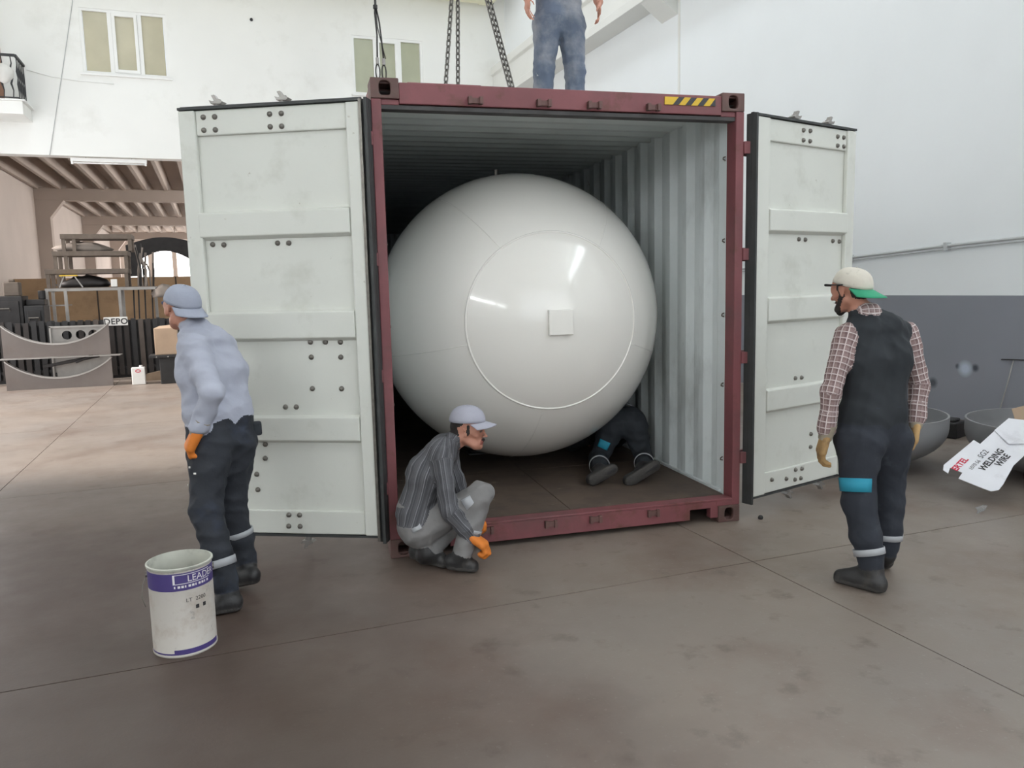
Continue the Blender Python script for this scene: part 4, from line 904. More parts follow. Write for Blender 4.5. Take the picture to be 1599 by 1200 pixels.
tag(MB().box(-0.17, 0.17, 0, 0.4, 0, 0.12).cyl((0.1, 0.2, 0.12), (0.1, 0.2, 0.3), 0.07, n=14).build('gearbox', M['dark_steel'], bevel=0.015, loc=(-3.46, 18.68, 1.522)), 'dark gearbox on top of the narrow black cabinet', 'gearbox')
# canister, carton on black stand, plank
cs = thing('solvent_canister', 'white rectangular canister with a red mark in front of the fence', 'canister', (-1.43, 16.3, 0))
MB().box(-0.115, 0.115, -0.06, 0.1, 0, 0.325).build('body', M['sign_white'], cs, bevel=0.012)
MB().cyl((0.05, 0, 0.325), (0.05, 0, 0.36), 0.03, n=14).build('cap', M['sign_white'], cs)
MB().holed(oval_loop(0, 0.26, 0.05, 0.03, 24), oval_loop(0, 0.26, 0.034, 0.016, 24), XZ(-0.0625), 0, 0.002).build('red_mark', M['red_ink'], cs)
bs = thing('black_stand', 'black steel stand holding a pale carton by the fence', 'stand', (-0.88, 16.15, 0))
MB().box(-0.33, 0.33, -0.12, 0.4, 0.50, 0.55).build('top', M['black'], bs, bevel=0.006); MB().box(-0.16, 0.3, -0.05, 0.34, 0.0, 0.50).build('body', M['black'], bs, bevel=0.01)
for k, x in enumerate((-0.2, 0.0)): MB().cyl((x, -0.13, 0.52), (x, -0.14, 0.52), 0.012, n=8).build('bolt', M['bright_edge'], bs)
cx_ = thing('pale_carton', 'worn pale carton standing on the black stand', 'carton', (-0.9, 16.2, 0.551))
MB().box(-0.2, 0.2, -0.08, 0.28, 0, 0.50).build('body', M['carton'], cx_, bevel=0.01)
MB().prism([(-0.2, 0.50), (0.2, 0.50), (0.17, 0.56), (-0.1, 0.54)], lambda a, b, t: (a, -0.06 + t + (b - 0.5) * 2.5, b), 0, 0.006).build('flap', M['carton'], cx_)
tag(MB().prism([(0, 0), (0.7, 0.0), (0.62, 0.2), (0.3, 0.14)], lambda a, b, t: (a, t, b), 0, 0.04).build('timber_offcut', M['cream'], loc=(-1.62, 16.9, 0)), 'brown timber offcut lying behind the white canister', 'timber')

# ---------------------------------------------------------------- people: one smooth continuous surface each
def vnorm(v): v = np.asarray(v, float); return v / (np.linalg.norm(v) + 1e-9)
class Body:
    def __init__(s): s.p = []
    def add(s, a, b, ra, rb, m, k=0.02, flat=None, uv=None, wr=None):
        """tapered capsule; flat=(axis, factor>1) thins it along axis"""
        s.p.append(dict(a=np.asarray(a, float), b=np.asarray(b, float), ra=ra, rb=rb, m=m, k=k, flat=flat, uv=uv, wr=wr)); return s
    def ball(s, c, r, m, k=0.01, flat=None): return s.add(c, np.asarray(c, float) + 1e-4, r, r, m, k, flat)
    def dist(s, q, P):
        a, b = q['a'], q['b']; ab = b - a; L2 = ab @ ab
        d = P - a
        t = np.clip((d @ ab) / L2, 0, 1) if L2 > 1e-10 else np.zeros(len(P))
        v = d - t[:, None] * ab
        if q['flat'] is not None:
            ax, f = vnorm(q['flat'][0]), q['flat'][1]
            c = v @ ax; v = v + np.outer(c * (f - 1), ax)
            r = q['ra'] + (q['rb'] - q['ra']) * t
            return (np.sqrt((v * v).sum(1)) - r) / (1 + (f - 1) * np.minimum(1, np.abs(c) * f / (r + 1e-6)))
        return np.sqrt((v * v).sum(1)) - (q['ra'] + (q['rb'] - q['ra']) * t)
    def build(s, name, mats, parent, vox=0.007, wrinkle=0.0, cut=None, smooth=2, seed=0):
        lo = np.min([np.minimum(q['a'] - q['ra'], q['b'] - q['rb']) for q in s.p], axis=0) - 0.03
        hi = np.max([np.maximum(q['a'] + q['ra'], q['b'] + q['rb']) for q in s.p], axis=0) + 0.03
        n = np.ceil((hi - lo) / vox).astype(int) + 2
        F = np.full(n, 0.1, np.float32); best = np.full(n, 9.0, np.float32); lab = np.zeros(n, np.int16)
        for i, q in enumerate(s.p):
            mg = 0.03 + q['k']
            l = np.floor((np.minimum(q['a'] - q['ra'], q['b'] - q['rb']) - mg - lo) / vox).astype(int).clip(0)
            h = np.minimum(np.ceil((np.maximum(q['a'] + q['ra'], q['b'] + q['rb']) + mg - lo) / vox).astype(int) + 1, n)
            sl = tuple(slice(x, y) for x, y in zip(l, h))
            g = np.stack(np.meshgrid(*[lo[j] + vox * np.arange(l[j], h[j]) for j in range(3)], indexing='ij'), -1)
            d = s.dist(q, g.reshape(-1, 3)).reshape(g.shape[:3]).astype(np.float32)
            f = F[sl]; k = q['k']
            hh = np.clip(0.5 + 0.5 * (f - d) / k, 0, 1)
            F[sl] = f * (1 - hh) + d * hh - k * hh * (1 - hh)
            b = best[sl]; w = d < b; b[w] = d[w]; best[sl] = b
            la = lab[sl]; la[w] = i; lab[sl] = la
        if wrinkle:
            near = np.argwhere(np.abs(F) < 0.03)
            P = lo + near * vox
            rng = np.random.RandomState(seed); w = np.zeros(len(P))
            for j in range(6):
                dv = rng.randn(3) * np.array([1, 1, 1.6]); dv /= np.linalg.norm(dv); fr = rng.uniform(38, 85)
                d2 = rng.randn(3); d2 /= np.linalg.norm(d2)
                w += (1 - 2 * np.abs(np.sin(0.5 * fr * (P @ dv) + 1.5 * np.sin(14 * (P @ d2)) + rng.uniform(0, 6)))) / 6 * 2
            amp = np.array([wrinkle if q['wr'] is None else q['wr'] for q in s.p])[lab[tuple(near.T)]]
            F[tuple(near.T)] -= (w * amp).astype(np.float32)
        if cut is not None:
            z = lo[2] + vox * np.arange(n[2]); F = np.maximum(F, (cut - z)[None, None, :].astype(np.float32))
        # surface nets
        S = F < 0
        c = S[:-1, :-1, :-1].astype(np.int8)
        cnt = np.zeros(np.array(n) - 1, np.int8)
        for dx in (0, 1):
            for dy in (0, 1):
                for dz in (0, 1): cnt += S[dx:n[0] - 1 + dx, dy:n[1] - 1 + dy, dz:n[2] - 1 + dz]
        act = np.argwhere((cnt > 0) & (cnt < 8)); idx = np.full(cnt.shape, -1, np.int32); idx[tuple(act.T)] = np.arange(len(act))
        acc = np.zeros((len(act), 3)); num = np.zeros(len(act))
        corners = [(dx, dy, dz) for dx in (0, 1) for dy in (0, 1) for dz in (0, 1)]
        for a in corners:
            for ax in range(3):
                if a[ax]: continue
                b = list(a); b[ax] = 1
                fa = F[tuple((act + a).T)]; fb = F[tuple((act + b).T)]; m = (fa < 0) != (fb < 0)
                t = np.where(m, fa / np.where(m, fa - fb, 1), 0)
                p = np.array(a, float)[None] + np.zeros((len(act), 3)); p[:, ax] = t
                acc[m] += p[m]; num[m] += 1
        V = lo + (act + acc / num[:, None]) * vox
        fs = []
        for ax in range(3):
            o1, o2 = [(1, 2), (2, 0), (0, 1)][ax]
            a = S; sl0 = [slice(None)] * 3; sl1 = [slice(None)] * 3; sl0[ax] = slice(0, -1); sl1[ax] = slice(1, None)
            ch = np.argwhere(a[tuple(sl0)] != a[tuple(sl1)])
            ch = ch[(ch[:, o1] > 0) & (ch[:, o2] > 0)]
            ch = ch[(ch[:, o1] < n[o1] - 1) & (ch[:, o2] < n[o2] - 1)]
            u = np.zeros(3, int); u[o1] = 1; v = np.zeros(3, int); v[o2] = 1
            q = np.stack([idx[tuple(ch.T)], idx[tuple((ch - u).T)], idx[tuple((ch - u - v).T)], idx[tuple((ch - v).T)]], 1)
            inside = a[tuple(ch.T)]
            q[inside] = q[inside][:, ::-1]
            fs.append(q[(q >= 0).all(1)])
        Q = np.concatenate(fs)
        for it in range(smooth):
            sm = np.zeros_like(V); ct = np.zeros(len(V))
            for e in range(4):
                i, j = Q[:, e], Q[:, (e + 1) % 4]
                np.add.at(sm, i, V[j]); np.add.at(ct, i, 1); np.add.at(sm, j, V[i]); np.add.at(ct, j, 1)
            V = V * 0.5 + 0.5 * sm / ct[:, None]
        # materials and cloth coordinates from the nearest limb
        vl = lab[tuple(np.minimum(np.round((V - lo) / vox).astype(int), n - 1).T)]
        names = []
        for q in s.p:
            if q['m'] not in names: names.append(q['m'])
        pm = np.array([names.index(q['m']) for q in s.p])
        D = np.full((len(V), len(names)), 9.0)
        for i, q in enumerate(s.p):
            l = np.minimum(q['a'] - q['ra'], q['b'] - q['rb']) - 0.05; h = np.maximum(q['a'] + q['ra'], q['b'] + q['rb']) + 0.05
            w = ((V > l) & (V < h)).all(1)
            if w.any(): D[w, pm[i]] = np.minimum(D[w, pm[i]], s.dist(q, V[w]))
        vm = D.argmin(1)
        fm = D[Q].sum(1).argmin(1)
        uv = np.zeros((len(V), 3))
        for i, q in enumerate(s.p):
            w = vl == i
            if not w.any(): continue
            fr = q['uv'] or (q['a'], q['b'] - q['a'], None, 0.5 * (q['ra'] + q['rb']))
            o, axv, ref, rad = fr
            axv = vnorm(axv); ref = np.array([0.31, 0.95, 0.05]) if ref is None else np.asarray(ref, float)
            e1 = vnorm(ref - axv * (ref @ axv)); e2 = np.cross(axv, e1)
            d = V[w] - o; uv[w] = np.stack([np.arctan2(d @ e2, d @ e1) * rad + 5, d @ axv + 5, np.zeros(w.sum())], 1)
        me = bpy.data.meshes.new(name)
        me.vertices.add(len(V)); me.vertices.foreach_set('co', V.astype(np.float32).ravel())
        me.loops.add(Q.size); me.loops.foreach_set('vertex_index', Q.astype(np.int32).ravel())
        me.polygons.add(len(Q)); me.polygons.foreach_set('loop_start', np.arange(0, Q.size, 4, dtype=np.int32))
        for nm in names: me.materials.append(mats[nm])
        me.polygons.foreach_set('material_index', fm.astype(np.int32)); me.polygons.foreach_set('use_smooth', np.ones(len(Q), bool))
        at = me.attributes.new('cloth', 'FLOAT_VECTOR', 'POINT'); at.data.foreach_set('vector', uv.astype(np.float32).ravel())
        me.update(); me.validate()
        o = bpy.data.objects.new(name, me); COL.objects.link(o); o.parent = parent
        return o

def hand(B, wr, d, pn, side, m, curl=0.5, L=1.0, k=0.006, r=1.0, spread=0.0):
    """five fingers: d = wrist to knuckles, pn = way the palm faces, side = thumb side"""
    wr = np.asarray(wr, float); d = vnorm(d); pn = vnorm(np.asarray(pn, float) - d * (np.asarray(pn, float) @ d)); side = vnorm(np.asarray(side, float) - d * (np.asarray(side, float) @ d) - pn * (np.asarray(side, float) @ pn))
    for o, l in ((0.030, 0.088), (0.010, 0.092), (-0.010, 0.088), (-0.028, 0.080)):
        B.add(wr + side * o * 0.6 * L, wr + (d * l * 0.92 + side * o) * L, 0.017 * L * r, 0.015 * L * r, m, 0.012, flat=(pn, 1.12))
    for o, l, sc in ((0.031, 0.088, 0.95), (0.011, 0.092, 1.05), (-0.010, 0.088, 0.98), (-0.029, 0.080, 0.8)):
        p = wr + (d * l + side * o) * L; a = curl * 0.5
        for seg, rr in ((0.042, 0.0098), (0.028, 0.0088), (0.022, 0.0078)):
            dv = d * math.cos(a) + pn * math.sin(a) + side * o * spread * 6
            q = p + vnorm(dv) * seg * sc * L
            B.add(p, q, rr * L * r, rr * 0.93 * L * r, m, k * 0.5); p = q; a += curl * 0.95
    p = wr + (d * 0.028 + side * 0.026 + pn * 0.006) * L; dv = vnorm(d * 0.72 + side * 0.62 + pn * 0.25)
    q = p + dv * 0.042 * L; B.add(p, q, 0.0145 * L * r, 0.0115 * L * r, m, k)
    dv = vnorm(d * 0.93 + side * 0.25 + pn * (0.2 + 0.35 * curl)); p2 = q + dv * 0.032 * L; B.add(q, p2, 0.0112 * L * r, 0.0098 * L * r, m, k * 0.6)
    dv = vnorm(d * 0.95 + pn * (0.2 + 0.5 * curl)); B.add(p2, p2 + dv * 0.024 * L, 0.0098 * L * r, 0.0085 * L * r, m, k * 0.6)

def head(B, hc, Fv, neck, sc=1.0, beard=False, moustache=False):
    hc = np.asarray(hc, float); Fv = vnorm(Fv); Rv = vnorm(np.cross(Fv, [0, 0, 1])); U = np.cross(Rv, Fv)
    fr = lambda f, r, u: hc + (Fv * f + Rv * r + U * u) * sc
    nk = np.asarray(neck, float); B.add(nk + (fr(-0.02, 0, -0.05) - nk) * 0.25, fr(-0.02, 0, -0.05), 0.054 * sc, 0.056 * sc, 'skin', 0.02)
    B.add(fr(-0.035, 0, 0.018), fr(0.02, 0, 0.03), 0.083 * sc, 0.078 * sc, 'skin', 0.02, flat=(Rv, 1.12))
    B.add(fr(0.028, 0, 0.0), fr(0.040, 0, -0.068), 0.062 * sc, 0.043 * sc, 'skin', 0.025)
    B.add(fr(0.070, 0, -0.100), fr(0.066, 0, -0.096), 0.023 * sc, 0.023 * sc, 'skin', 0.025)
    for s in (-1, 1):
        B.add(fr(-0.01, s * 0.052, -0.055), fr(0.052, s * 0.022, -0.092), 0.024 * sc, 0.02 * sc, 'skin', 0.025)     # jaw
        B.add(fr(0.074, s * 0.012, 0.024), fr(0.062, s * 0.050, 0.020), 0.011 * sc, 0.010 * sc, 'skin', 0.012)      # brow
        B.add(fr(0.060, s * 0.048, -0.028), fr(0.050, s * 0.055, -0.022), 0.018 * sc, 0.016 * sc, 'skin', 0.016)    # cheek
        B.ball(fr(0.080, s * 0.031, 0.004), 0.0095 * sc, 'eye', 0.004)
        B.add(fr(0.076, s * 0.022, 0.026), fr(0.066, s * 0.05, 0.026), 0.0075 * sc, 0.006 * sc, 'hair', 0.004)       # eyebrow
        B.add(fr(-0.012, s * 0.079, 0.014), fr(-0.006, s * 0.076, -0.026), 0.017 * sc, 0.012 * sc, 'skin', 0.006, flat=(Rv, 1.9))
    B.add(fr(0.088, 0, 0.010), fr(0.112, 0, -0.030), 0.009 * sc, 0.0125 * sc, 'skin', 0.012)                          # nose
    for s in (-1, 1): B.ball(fr(0.096, s * 0.011, -0.034), 0.009 * sc, 'skin', 0.008)
    B.add(fr(0.090, -0.018, -0.064), fr(0.090, 0.018, -0.064), 0.0075 * sc, 0.0075 * sc, 'lip', 0.005)
    B.add(fr(0.086, -0.015, -0.075), fr(0.086, 0.015, -0.075), 0.0080 * sc, 0.0080 * sc, 'lip', 0.006)
    B.add(fr(-0.046, 0, 0.012), fr(-0.042, 0, 0.03), 0.076 * sc, 0.078 * sc, 'hair', 0.01, flat=(Rv, 1.06))
    for s in (-1, 1): B.add(fr(0.012, s * 0.066, 0.03), fr(0.008, s * 0.068, -0.015), 0.014 * sc, 0.008 * sc, 'hair', 0.006)
    if moustache: B.add(fr(0.096, -0.020, -0.054), fr(0.096, 0.020, -0.054), 0.0075 * sc, 0.0075 * sc, 'hair', 0.004)
    if beard:
        for s in (-1, 1):
            B.add(fr(0.006, s * 0.066, -0.03), fr(0.058, s * 0.034, -0.092), 0.018 * sc, 0.022 * sc, 'hair', 0.012)
        B.add(fr(0.078, 0, -0.096), fr(0.070, 0, -0.110), 0.026 * sc, 0.024 * sc, 'hair', 0.012)
        B.add(fr(0.092, -0.024, -0.055), fr(0.092, 0.024, -0.055), 0.010 * sc, 0.010 * sc, 'hair', 0.006)
    return Fv, Rv, U

def cap(parent, hc, Fv, crown_m, bill_m, back=False, tilt=0.0, sc=1.0, under=None, bill=0.075, lift=0.045):
    hc = Vector(tuple(hc)); Fv = Vector(tuple(Fv)).normalized(); Rv = Fv.cross(Vector((0, 0, 1))).normalized(); U = Rv.cross(Fv)
    q = Matrix.Rotation(tilt, 3, Rv); Fv = q @ Fv; U = q @ U
    c0 = hc + U * lift * sc - Fv * 0.010
    P = lambda f, r, u: tuple(c0 + (Fv * f + Rv * r + U * u) * sc)
    n, mrow = 40, 9; vs = []
    for sh in (0.0, 0.004):
        for i in range(mrow + 1):
            ph = PI / 2 * i / mrow * 0.985
            for k in range(n):
                a = 2 * PI * k / n; cph = math.cos(ph) ** 0.72
                vs.append(P((0.112 - sh) * math.cos(a) * cph, (0.093 - sh) * math.sin(a) * cph, -0.012 + (0.096 - sh) * math.sin(ph) ** 1.05))
    o_ = (mrow + 1) * n; fs = []
    for i in range(mrow):
        for k in range(n):
            l = (k + 1) % n
            fs.append((i * n + k, i * n + l, (i + 1) * n + l, (i + 1) * n + k)); fs.append((o_ + i * n + l, o_ + i * n + k, o_ + (i + 1) * n + k, o_ + (i + 1) * n + l))
    for k in range(n): fs.append((k, o_ + k, o_ + (k + 1) % n, (k + 1) % n))
    fs.append(tuple(mrow * n + k for k in range(n)))
    cp = MB().add(vs, fs).build('cap', crown_m, parent, smooth=True)
    sg_ = -1 if back else 1; nb, mb = 18, 5; vs = []
    for t in (0, 0.004):
        for j in range(mb + 1):
            for k in range(nb + 1):
                a = math.radians(-68 + 136 * k / nb); e = bill * j / mb * math.cos(a * 0.98) ** 0.55
                f = sg_ * (0.108 * math.cos(a) + e); r = 0.091 * math.sin(a) * (1 + 0.05 * j / mb)
                u = -0.010 - 0.018 * (j / mb) - 0.022 * math.sin(a) ** 2 * (0.4 + 0.6 * j / mb) - t
                vs.append(P(f, r, u))
    fs = []; w = nb + 1; o_ = w * (mb + 1)
    for j in range(mb):
        for k in range(nb): fs.append((j * w + k, j * w + k + 1, (j + 1) * w + k + 1, (j + 1) * w + k))
    fs2 = [tuple(i + o_ for i in f[::-1]) for f in fs]
    rim = [mb * w + k for k in range(w)]
    edge = [(rim[k], rim[k + 1], o_ + rim[k + 1], o_ + rim[k]) for k in range(nb)]
    edge += [(j * w + e, (j + 1) * w + e, o_ + (j + 1) * w + e, o_ + j * w + e) for j in range(mb) for e in (0, nb)]
    bb = MB().add(vs, fs + edge, 0); bb.add([], []); bb.f += fs2; bb.mi += [1] * len(fs2)
    bb.build('bill', [bill_m, under or bill_m], cp, smooth=True)
    MB().lathe([(0.0005, 0.006), (0.006, 0.004), (0.007, 0.0)], n=10).build('button', crown_m, cp, smooth=True, loc=P(0, 0, 0.083))
    return cp

def wrap(name, m, parent, a, b, ra, rb, t0, t1, c0=-PI, c1=PI, ref=(0, 0, 1), th=0.004, off=0.0, wav=0.0):
    """band or patch of cloth hugging a tapered limb from a to b"""
    a = Vector(a); b = Vector(b); d = (b - a).normalized(); ref = Vector(ref); e1 = (ref - d * ref.dot(d)).normalized(); e2 = d.cross(e1)
    n = max(6, int(28 * (c1 - c0) / (2 * PI))); vs = []; full = c1 - c0 > 6.2
    for t in (t0, (t0 + t1) / 2, t1):
        for k in range(n + 1):
            an = c0 + (c1 - c0) * k / n; r = ra + (rb - ra) * t + off + wav * math.sin(5 * an)
            vs.append(a + (b - a) * t + (e1 * math.cos(an) + e2 * math.sin(an)) * r)
    w = n + 1
    mb = MB().add(vs, [(j * w + k, j * w + k + 1, (j + 1) * w + k + 1, (j + 1) * w + k) for j in range(2) for k in range(n)])
    o = mb.build(name, m, parent, smooth=True); s = o.modifiers.new('thickness', 'SOLIDIFY'); s.thickness = th; s.offset = 1.0
    return o

def boot(B, an, he, to, kn, m='boot', sole=True, up=(0, 0, 1)):
    an, he, to, kn, up = (np.asarray(x, float) for x in (an, he, to, kn, up)); d = vnorm(to - he)
    B.add(he + up * 0.048 + d * 0.035, to + up * 0.036 - d * 0.038, 0.047, 0.039, m, 0.02, wr=0.0)
    B.add(he + up * 0.020 + d * 0.040, to + up * 0.018 - d * 0.042, 0.046, 0.043, 'sole', 0.006, flat=(up, 2.2), wr=0.0)
    B.add(an + (he - an) * 0.4 + d * 0.02, an + (kn - an) * 0.22, 0.052, 0.056, m, 0.02, wr=0.002)
    B.add(to + up * 0.050 - d * 0.075, an, 0.038, 0.05, m, 0.02, wr=0.001)

def limbs(B, j, top, trs, arm_m=None, arm=1.0, leg=1.0, belly=1.0, hip_m=None, wide=1.0, sleeve_end=1.0, hem=0.82, sh_len=1.0):
    """torso, sleeves and trouser legs from the joints in j"""
    arm_m = arm_m or top; lat = vnorm(j['lat']); V = lambda n: np.asarray(j[n], float)
    pel, wai, che, upp, nec = V('pelvis'), V('waist'), V('chest'), V('upper'), V('neck')
    spine = vnorm(upp - pel); fwd = np.cross(lat, spine)
    uv = (pel, spine, fwd, 0.165)
    for s in (-1, 1):
        B.add(wai + lat * s * 0.062 * wide, che + lat * s * 0.078 * wide, 0.112 * belly, 0.120, top, 0.05, uv=uv)
        B.add(che + lat * s * 0.078 * wide, upp + lat * s * 0.070 * wide, 0.120, 0.095, top, 0.05, uv=uv)
        B.add(pel + lat * s * 0.065 * wide + spine * 0.03, wai + lat * s * 0.062 * wide, 0.122, 0.114 * belly, hip_m or trs, 0.04, wr=0.003)
        sh = V('lsh') if s > 0 else V('rsh')
        s0 = upp + lat * s * 0.05 + spine * 0.035; B.add(s0, s0 + (sh - s0) * sh_len, 0.068, 0.066, top, 0.05, uv=uv)
        B.add(nec - spine * 0.005 + lat * s * 0.025, upp + lat * s * 0.07 + spine * 0.03, 0.055, 0.07, top, 0.04, uv=uv)
    for p in 'lr':
        sh, el, wr = V(p + 'sh'), V(p + 'el'), V(p + 'wr')
        B.add(sh, el, 0.066 * arm, 0.056 * arm, arm_m, 0.02); e2 = el + (wr - el) * sleeve_end
        B.add(el, e2, 0.056 * arm, 0.046 * arm, arm_m, 0.02)
        hp, kn, an = V(p + 'hip'), V(p + 'kn'), V(p + 'an')
        B.add(pel + (hp - pel) * 0.7, hp, 0.118 * leg, 0.112 * leg, trs, 0.04)
        B.add(hp - fwd * 0.03, hp + (kn - hp) * 0.3 - fwd * 0.02, 0.105 * leg, 0.09 * leg, trs, 0.03)
        B.add(hp, kn, 0.106 * leg, 0.078 * leg, trs, 0.03)
        B.add(kn, kn + (an - kn) * 0.5, 0.079 * leg, 0.074 * leg, trs, 0.03)
        B.add(kn + (an - kn) * 0.5, kn + (an - kn) * hem, 0.074 * leg, 0.063 * leg, trs, 0.02)

def glove(parent, wr, d, pn, side, m, curl, cuff_m=None, L=1.1, r=1.3, frm=None, spread=0.0):
    B = Body(); hand(B, wr, d, pn, side, 'g', curl, L, r=r, spread=spread)
    g_ = B.build('glove', {'g': m}, parent, 0.0042, smooth=1)
    if cuff_m is not None:
        w = np.asarray(wr, float); dd = vnorm(d) if frm is None else vnorm(w - np.asarray(frm, float))
        c = MB().tube([tuple(w - dd * 0.075), tuple(w - dd * 0.03), tuple(w + dd * 0.012)], [0.044, 0.040, 0.036], 16)
        c.build('cuff', cuff_m, g_, smooth=40)
    return g_

# joint positions in metres, relative to each person's base
J = {
 'RW': dict(base=(3.334,3.24,0.0), pelvis=(0.018,0.053,0.836), waist=(0.024,0.055,0.95), chest=(0.056,0.08,1.23), upper=(0.051,0.09,1.371), neck=(0.005,0.121,1.477), head=(-0.048,0.179,1.604), lsh=(-0.125,0.112,1.367), lel=(-0.242,0.084,1.065), lwr=(-0.262,0.101,0.814), rsh=(0.273,0.081,1.362), rel=(0.338,0.04,1.073), rwr=(0.282,0.009,0.842), lhip=(-0.082,0.051,0.781), lkn=(-0.12,-0.01,0.458), lan=(-0.109,-0.113,0.1), lhe=(-0.1,-0.187,0.0), lto=(-0.202,0.07,0.0), rhip=(0.149,0.07,0.764), rkn=(0.166,0.061,0.424), ran=(0.148,0.048,0.1), rhe=(0.192,0.077,-0.0), rto=(0.209,0.257,0.0), hf=(-0.187,0.971,-0.149), lat=(-0.995,0.101,0.0)),
 'LW': dict(base=(0.001,4.426,0.0), pelvis=(-0.009,0.105,0.915), waist=(-0.019,0.112,1.022), chest=(-0.037,0.138,1.25), upper=(-0.061,0.153,1.373), neck=(-0.116,0.199,1.488), head=(-0.174,0.235,1.597), lsh=(-0.112,0.041,1.359), lel=(-0.042,-0.109,1.159), lwr=(-0.131,-0.071,0.952), rsh=(0.026,0.282,1.378), rel=(-0.064,0.394,1.154), rwr=(-0.062,0.348,0.98), lhip=(-0.075,0.036,0.863), lkn=(-0.115,-0.046,0.534), lan=(-0.033,-0.157,0.1), lhe=(0.028,-0.173,0.0), lto=(-0.15,-0.183,0.0), rhip=(0.043,0.14,0.843), rkn=(0.012,0.164,0.445), ran=(0.075,0.151,0.14), rhe=(0.127,0.06,0.05), rto=(-0.051,0.174,0.0), hf=(-0.538,0.842,-0.05), lat=(-0.774,-0.633,0.0)),
 'CR': dict(base=(1.216,4.421,0.0), pelvis=(-0.137,0.128,0.233), waist=(-0.131,0.132,0.36), chest=(-0.058,0.122,0.573), upper=(0.004,0.101,0.671), neck=(0.082,0.082,0.746), head=(0.174,0.046,0.818), rsh=(-0.034,-0.066,0.684), rel=(-0.018,-0.134,0.377), rwr=(0.106,-0.158,0.22), lsh=(0.092,0.245,0.626), lel=(0.174,0.241,0.336), lwr=(0.203,0.261,0.244), rhip=(-0.146,0.046,0.234), rkn=(0.187,-0.115,0.455), ran=(0.053,-0.13,0.11), rhe=(-0.031,-0.081,0.02), rto=(0.14,-0.169,-0.0), lhip=(-0.098,0.214,0.179), lkn=(0.241,0.213,0.314), lan=(-0.122,0.006,0.1), lhe=(-0.188,0.148,0.04), lto=(-0.002,-0.047,-0.0), hf=(0.843,-0.531,-0.081), lat=(0.442,0.897,0.0)),
 'PR': dict(base=(2.927,5.403,0.172), pelvis=(0.151,0.206,0.388), waist=(0.174,0.334,0.358), chest=(0.2,0.583,0.248), upper=(0.212,0.702,0.188), neck=(0.224,0.822,0.138), head=(0.216,0.943,0.138), lsh=(0.032,0.72,0.158), lel=(-0.009,0.905,0.068), lwr=(0.031,1.102,0.058), rsh=(0.371,0.686,0.158), rel=(0.439,0.86,0.068), rwr=(0.407,1.044,0.058), lhip=(0.042,0.217,0.328), lkn=(-0.077,0.229,0.088), lan=(-0.269,-0.174,0.098), lhe=(-0.398,-0.261,0.028), lto=(-0.182,-0.308,0.138), rhip=(0.217,0.159,0.328), rkn=(0.285,0.132,0.088), ran=(0.075,-0.249,0.098), rhe=(-0.137,-0.358,0.013), rto=(0.119,-0.414,0.158), hf=(0.1,0.99,-0.1), lat=(-0.995,0.1,0.0)),
 'RM': dict(base=(2.7,5.948,2.862), pelvis=(0.0,0.0,0.92), waist=(0.0,0.0,1.06), chest=(0.0,0.0,1.26), upper=(0.0,0.0,1.38), neck=(-0.001,-0.01,1.48), head=(-0.004,-0.04,1.62), lsh=(0.179,-0.018,1.4), lel=(0.305,0.03,1.17), lwr=(0.288,-0.13,1.02), rsh=(-0.179,0.018,1.4), rel=(-0.302,0.091,1.17), rwr=(-0.299,-0.07,1.02), lhip=(0.095,-0.01,0.86), lkn=(0.116,-0.042,0.49), lan=(0.126,0.007,0.1), lhe=(0.135,0.047,0.0), lto=(0.134,-0.164,0.0), rhip=(-0.095,0.01,0.86), rkn=(-0.141,-0.006,0.49), ran=(-0.146,0.045,0.1), rhe=(-0.142,0.085,0.0), rto=(-0.193,-0.121,0.0), hf=(-0.233,-0.916,-0.327), lat=(0.995,-0.1,0.0)),
}
def person(key, label):
    j = J[key]; t = thing('person', label, 'person', j['base'])
    return j, t
A = lambda *v: np.array(v, float)
# ---- standing man in the black vest, seen from behind
j, t = person('RW', 'standing man in a black vest, plaid shirt and backwards cap with green bill')
B = Body(); limbs(B, j, 'vest', 'navy', arm_m='plaid', arm=1.0, leg=1.1, belly=1.0, sh_len=0.72, hem=0.84, sleeve_end=0.8)
V = lambda n: np.asarray(j[n], float)
lat = vnorm(j['lat']); fwd = np.cross(lat, [0, 0, 1])
Fv, Rv, U = head(B, V('head'), j['hf'], V('neck'), 1.0, beard=True)
for s in (-1, 1): B.add(V('neck') + lat * s * 0.045 + A(0, 0, 0.012), V('neck') + fwd * 0.05 + lat * s * 0.02 + A(0, 0, 0.01), 0.032, 0.03, 'plaid', 0.02, wr=0)
B.add(V('neck') - fwd * 0.035 + lat * 0.03 + A(0, 0, 0.02), V('neck') - fwd * 0.035 - lat * 0.03 + A(0, 0, 0.02), 0.036, 0.036, 'plaid', 0.02, wr=0)
B.add(V('waist') + lat * 0.07 - A(0, 0, 0.03), V('waist') - lat * 0.07 - A(0, 0, 0.03), 0.123, 0.123, 'vest', 0.03)
for p in 'lr':
    boot(B, V(p + 'an'), V(p + 'he'), V(p + 'to'), V(p + 'kn'))
    B.add(V(p + 'el') + (V(p + 'wr') - V(p + 'el')) * 0.5, V(p + 'el') + (V(p + 'wr') - V(p + 'el')) * 0.82, 0.052, 0.052, 'plaid', 0.015)
B.build('body', M, t, 0.0065, wrinkle=0.005, cut=0.0, seed=1)
cap(t, V('head'), j['hf'], M['cap_cream'], M['cap_green'], back=True, tilt=0.40, under=M['cap_green'], bill=0.10)
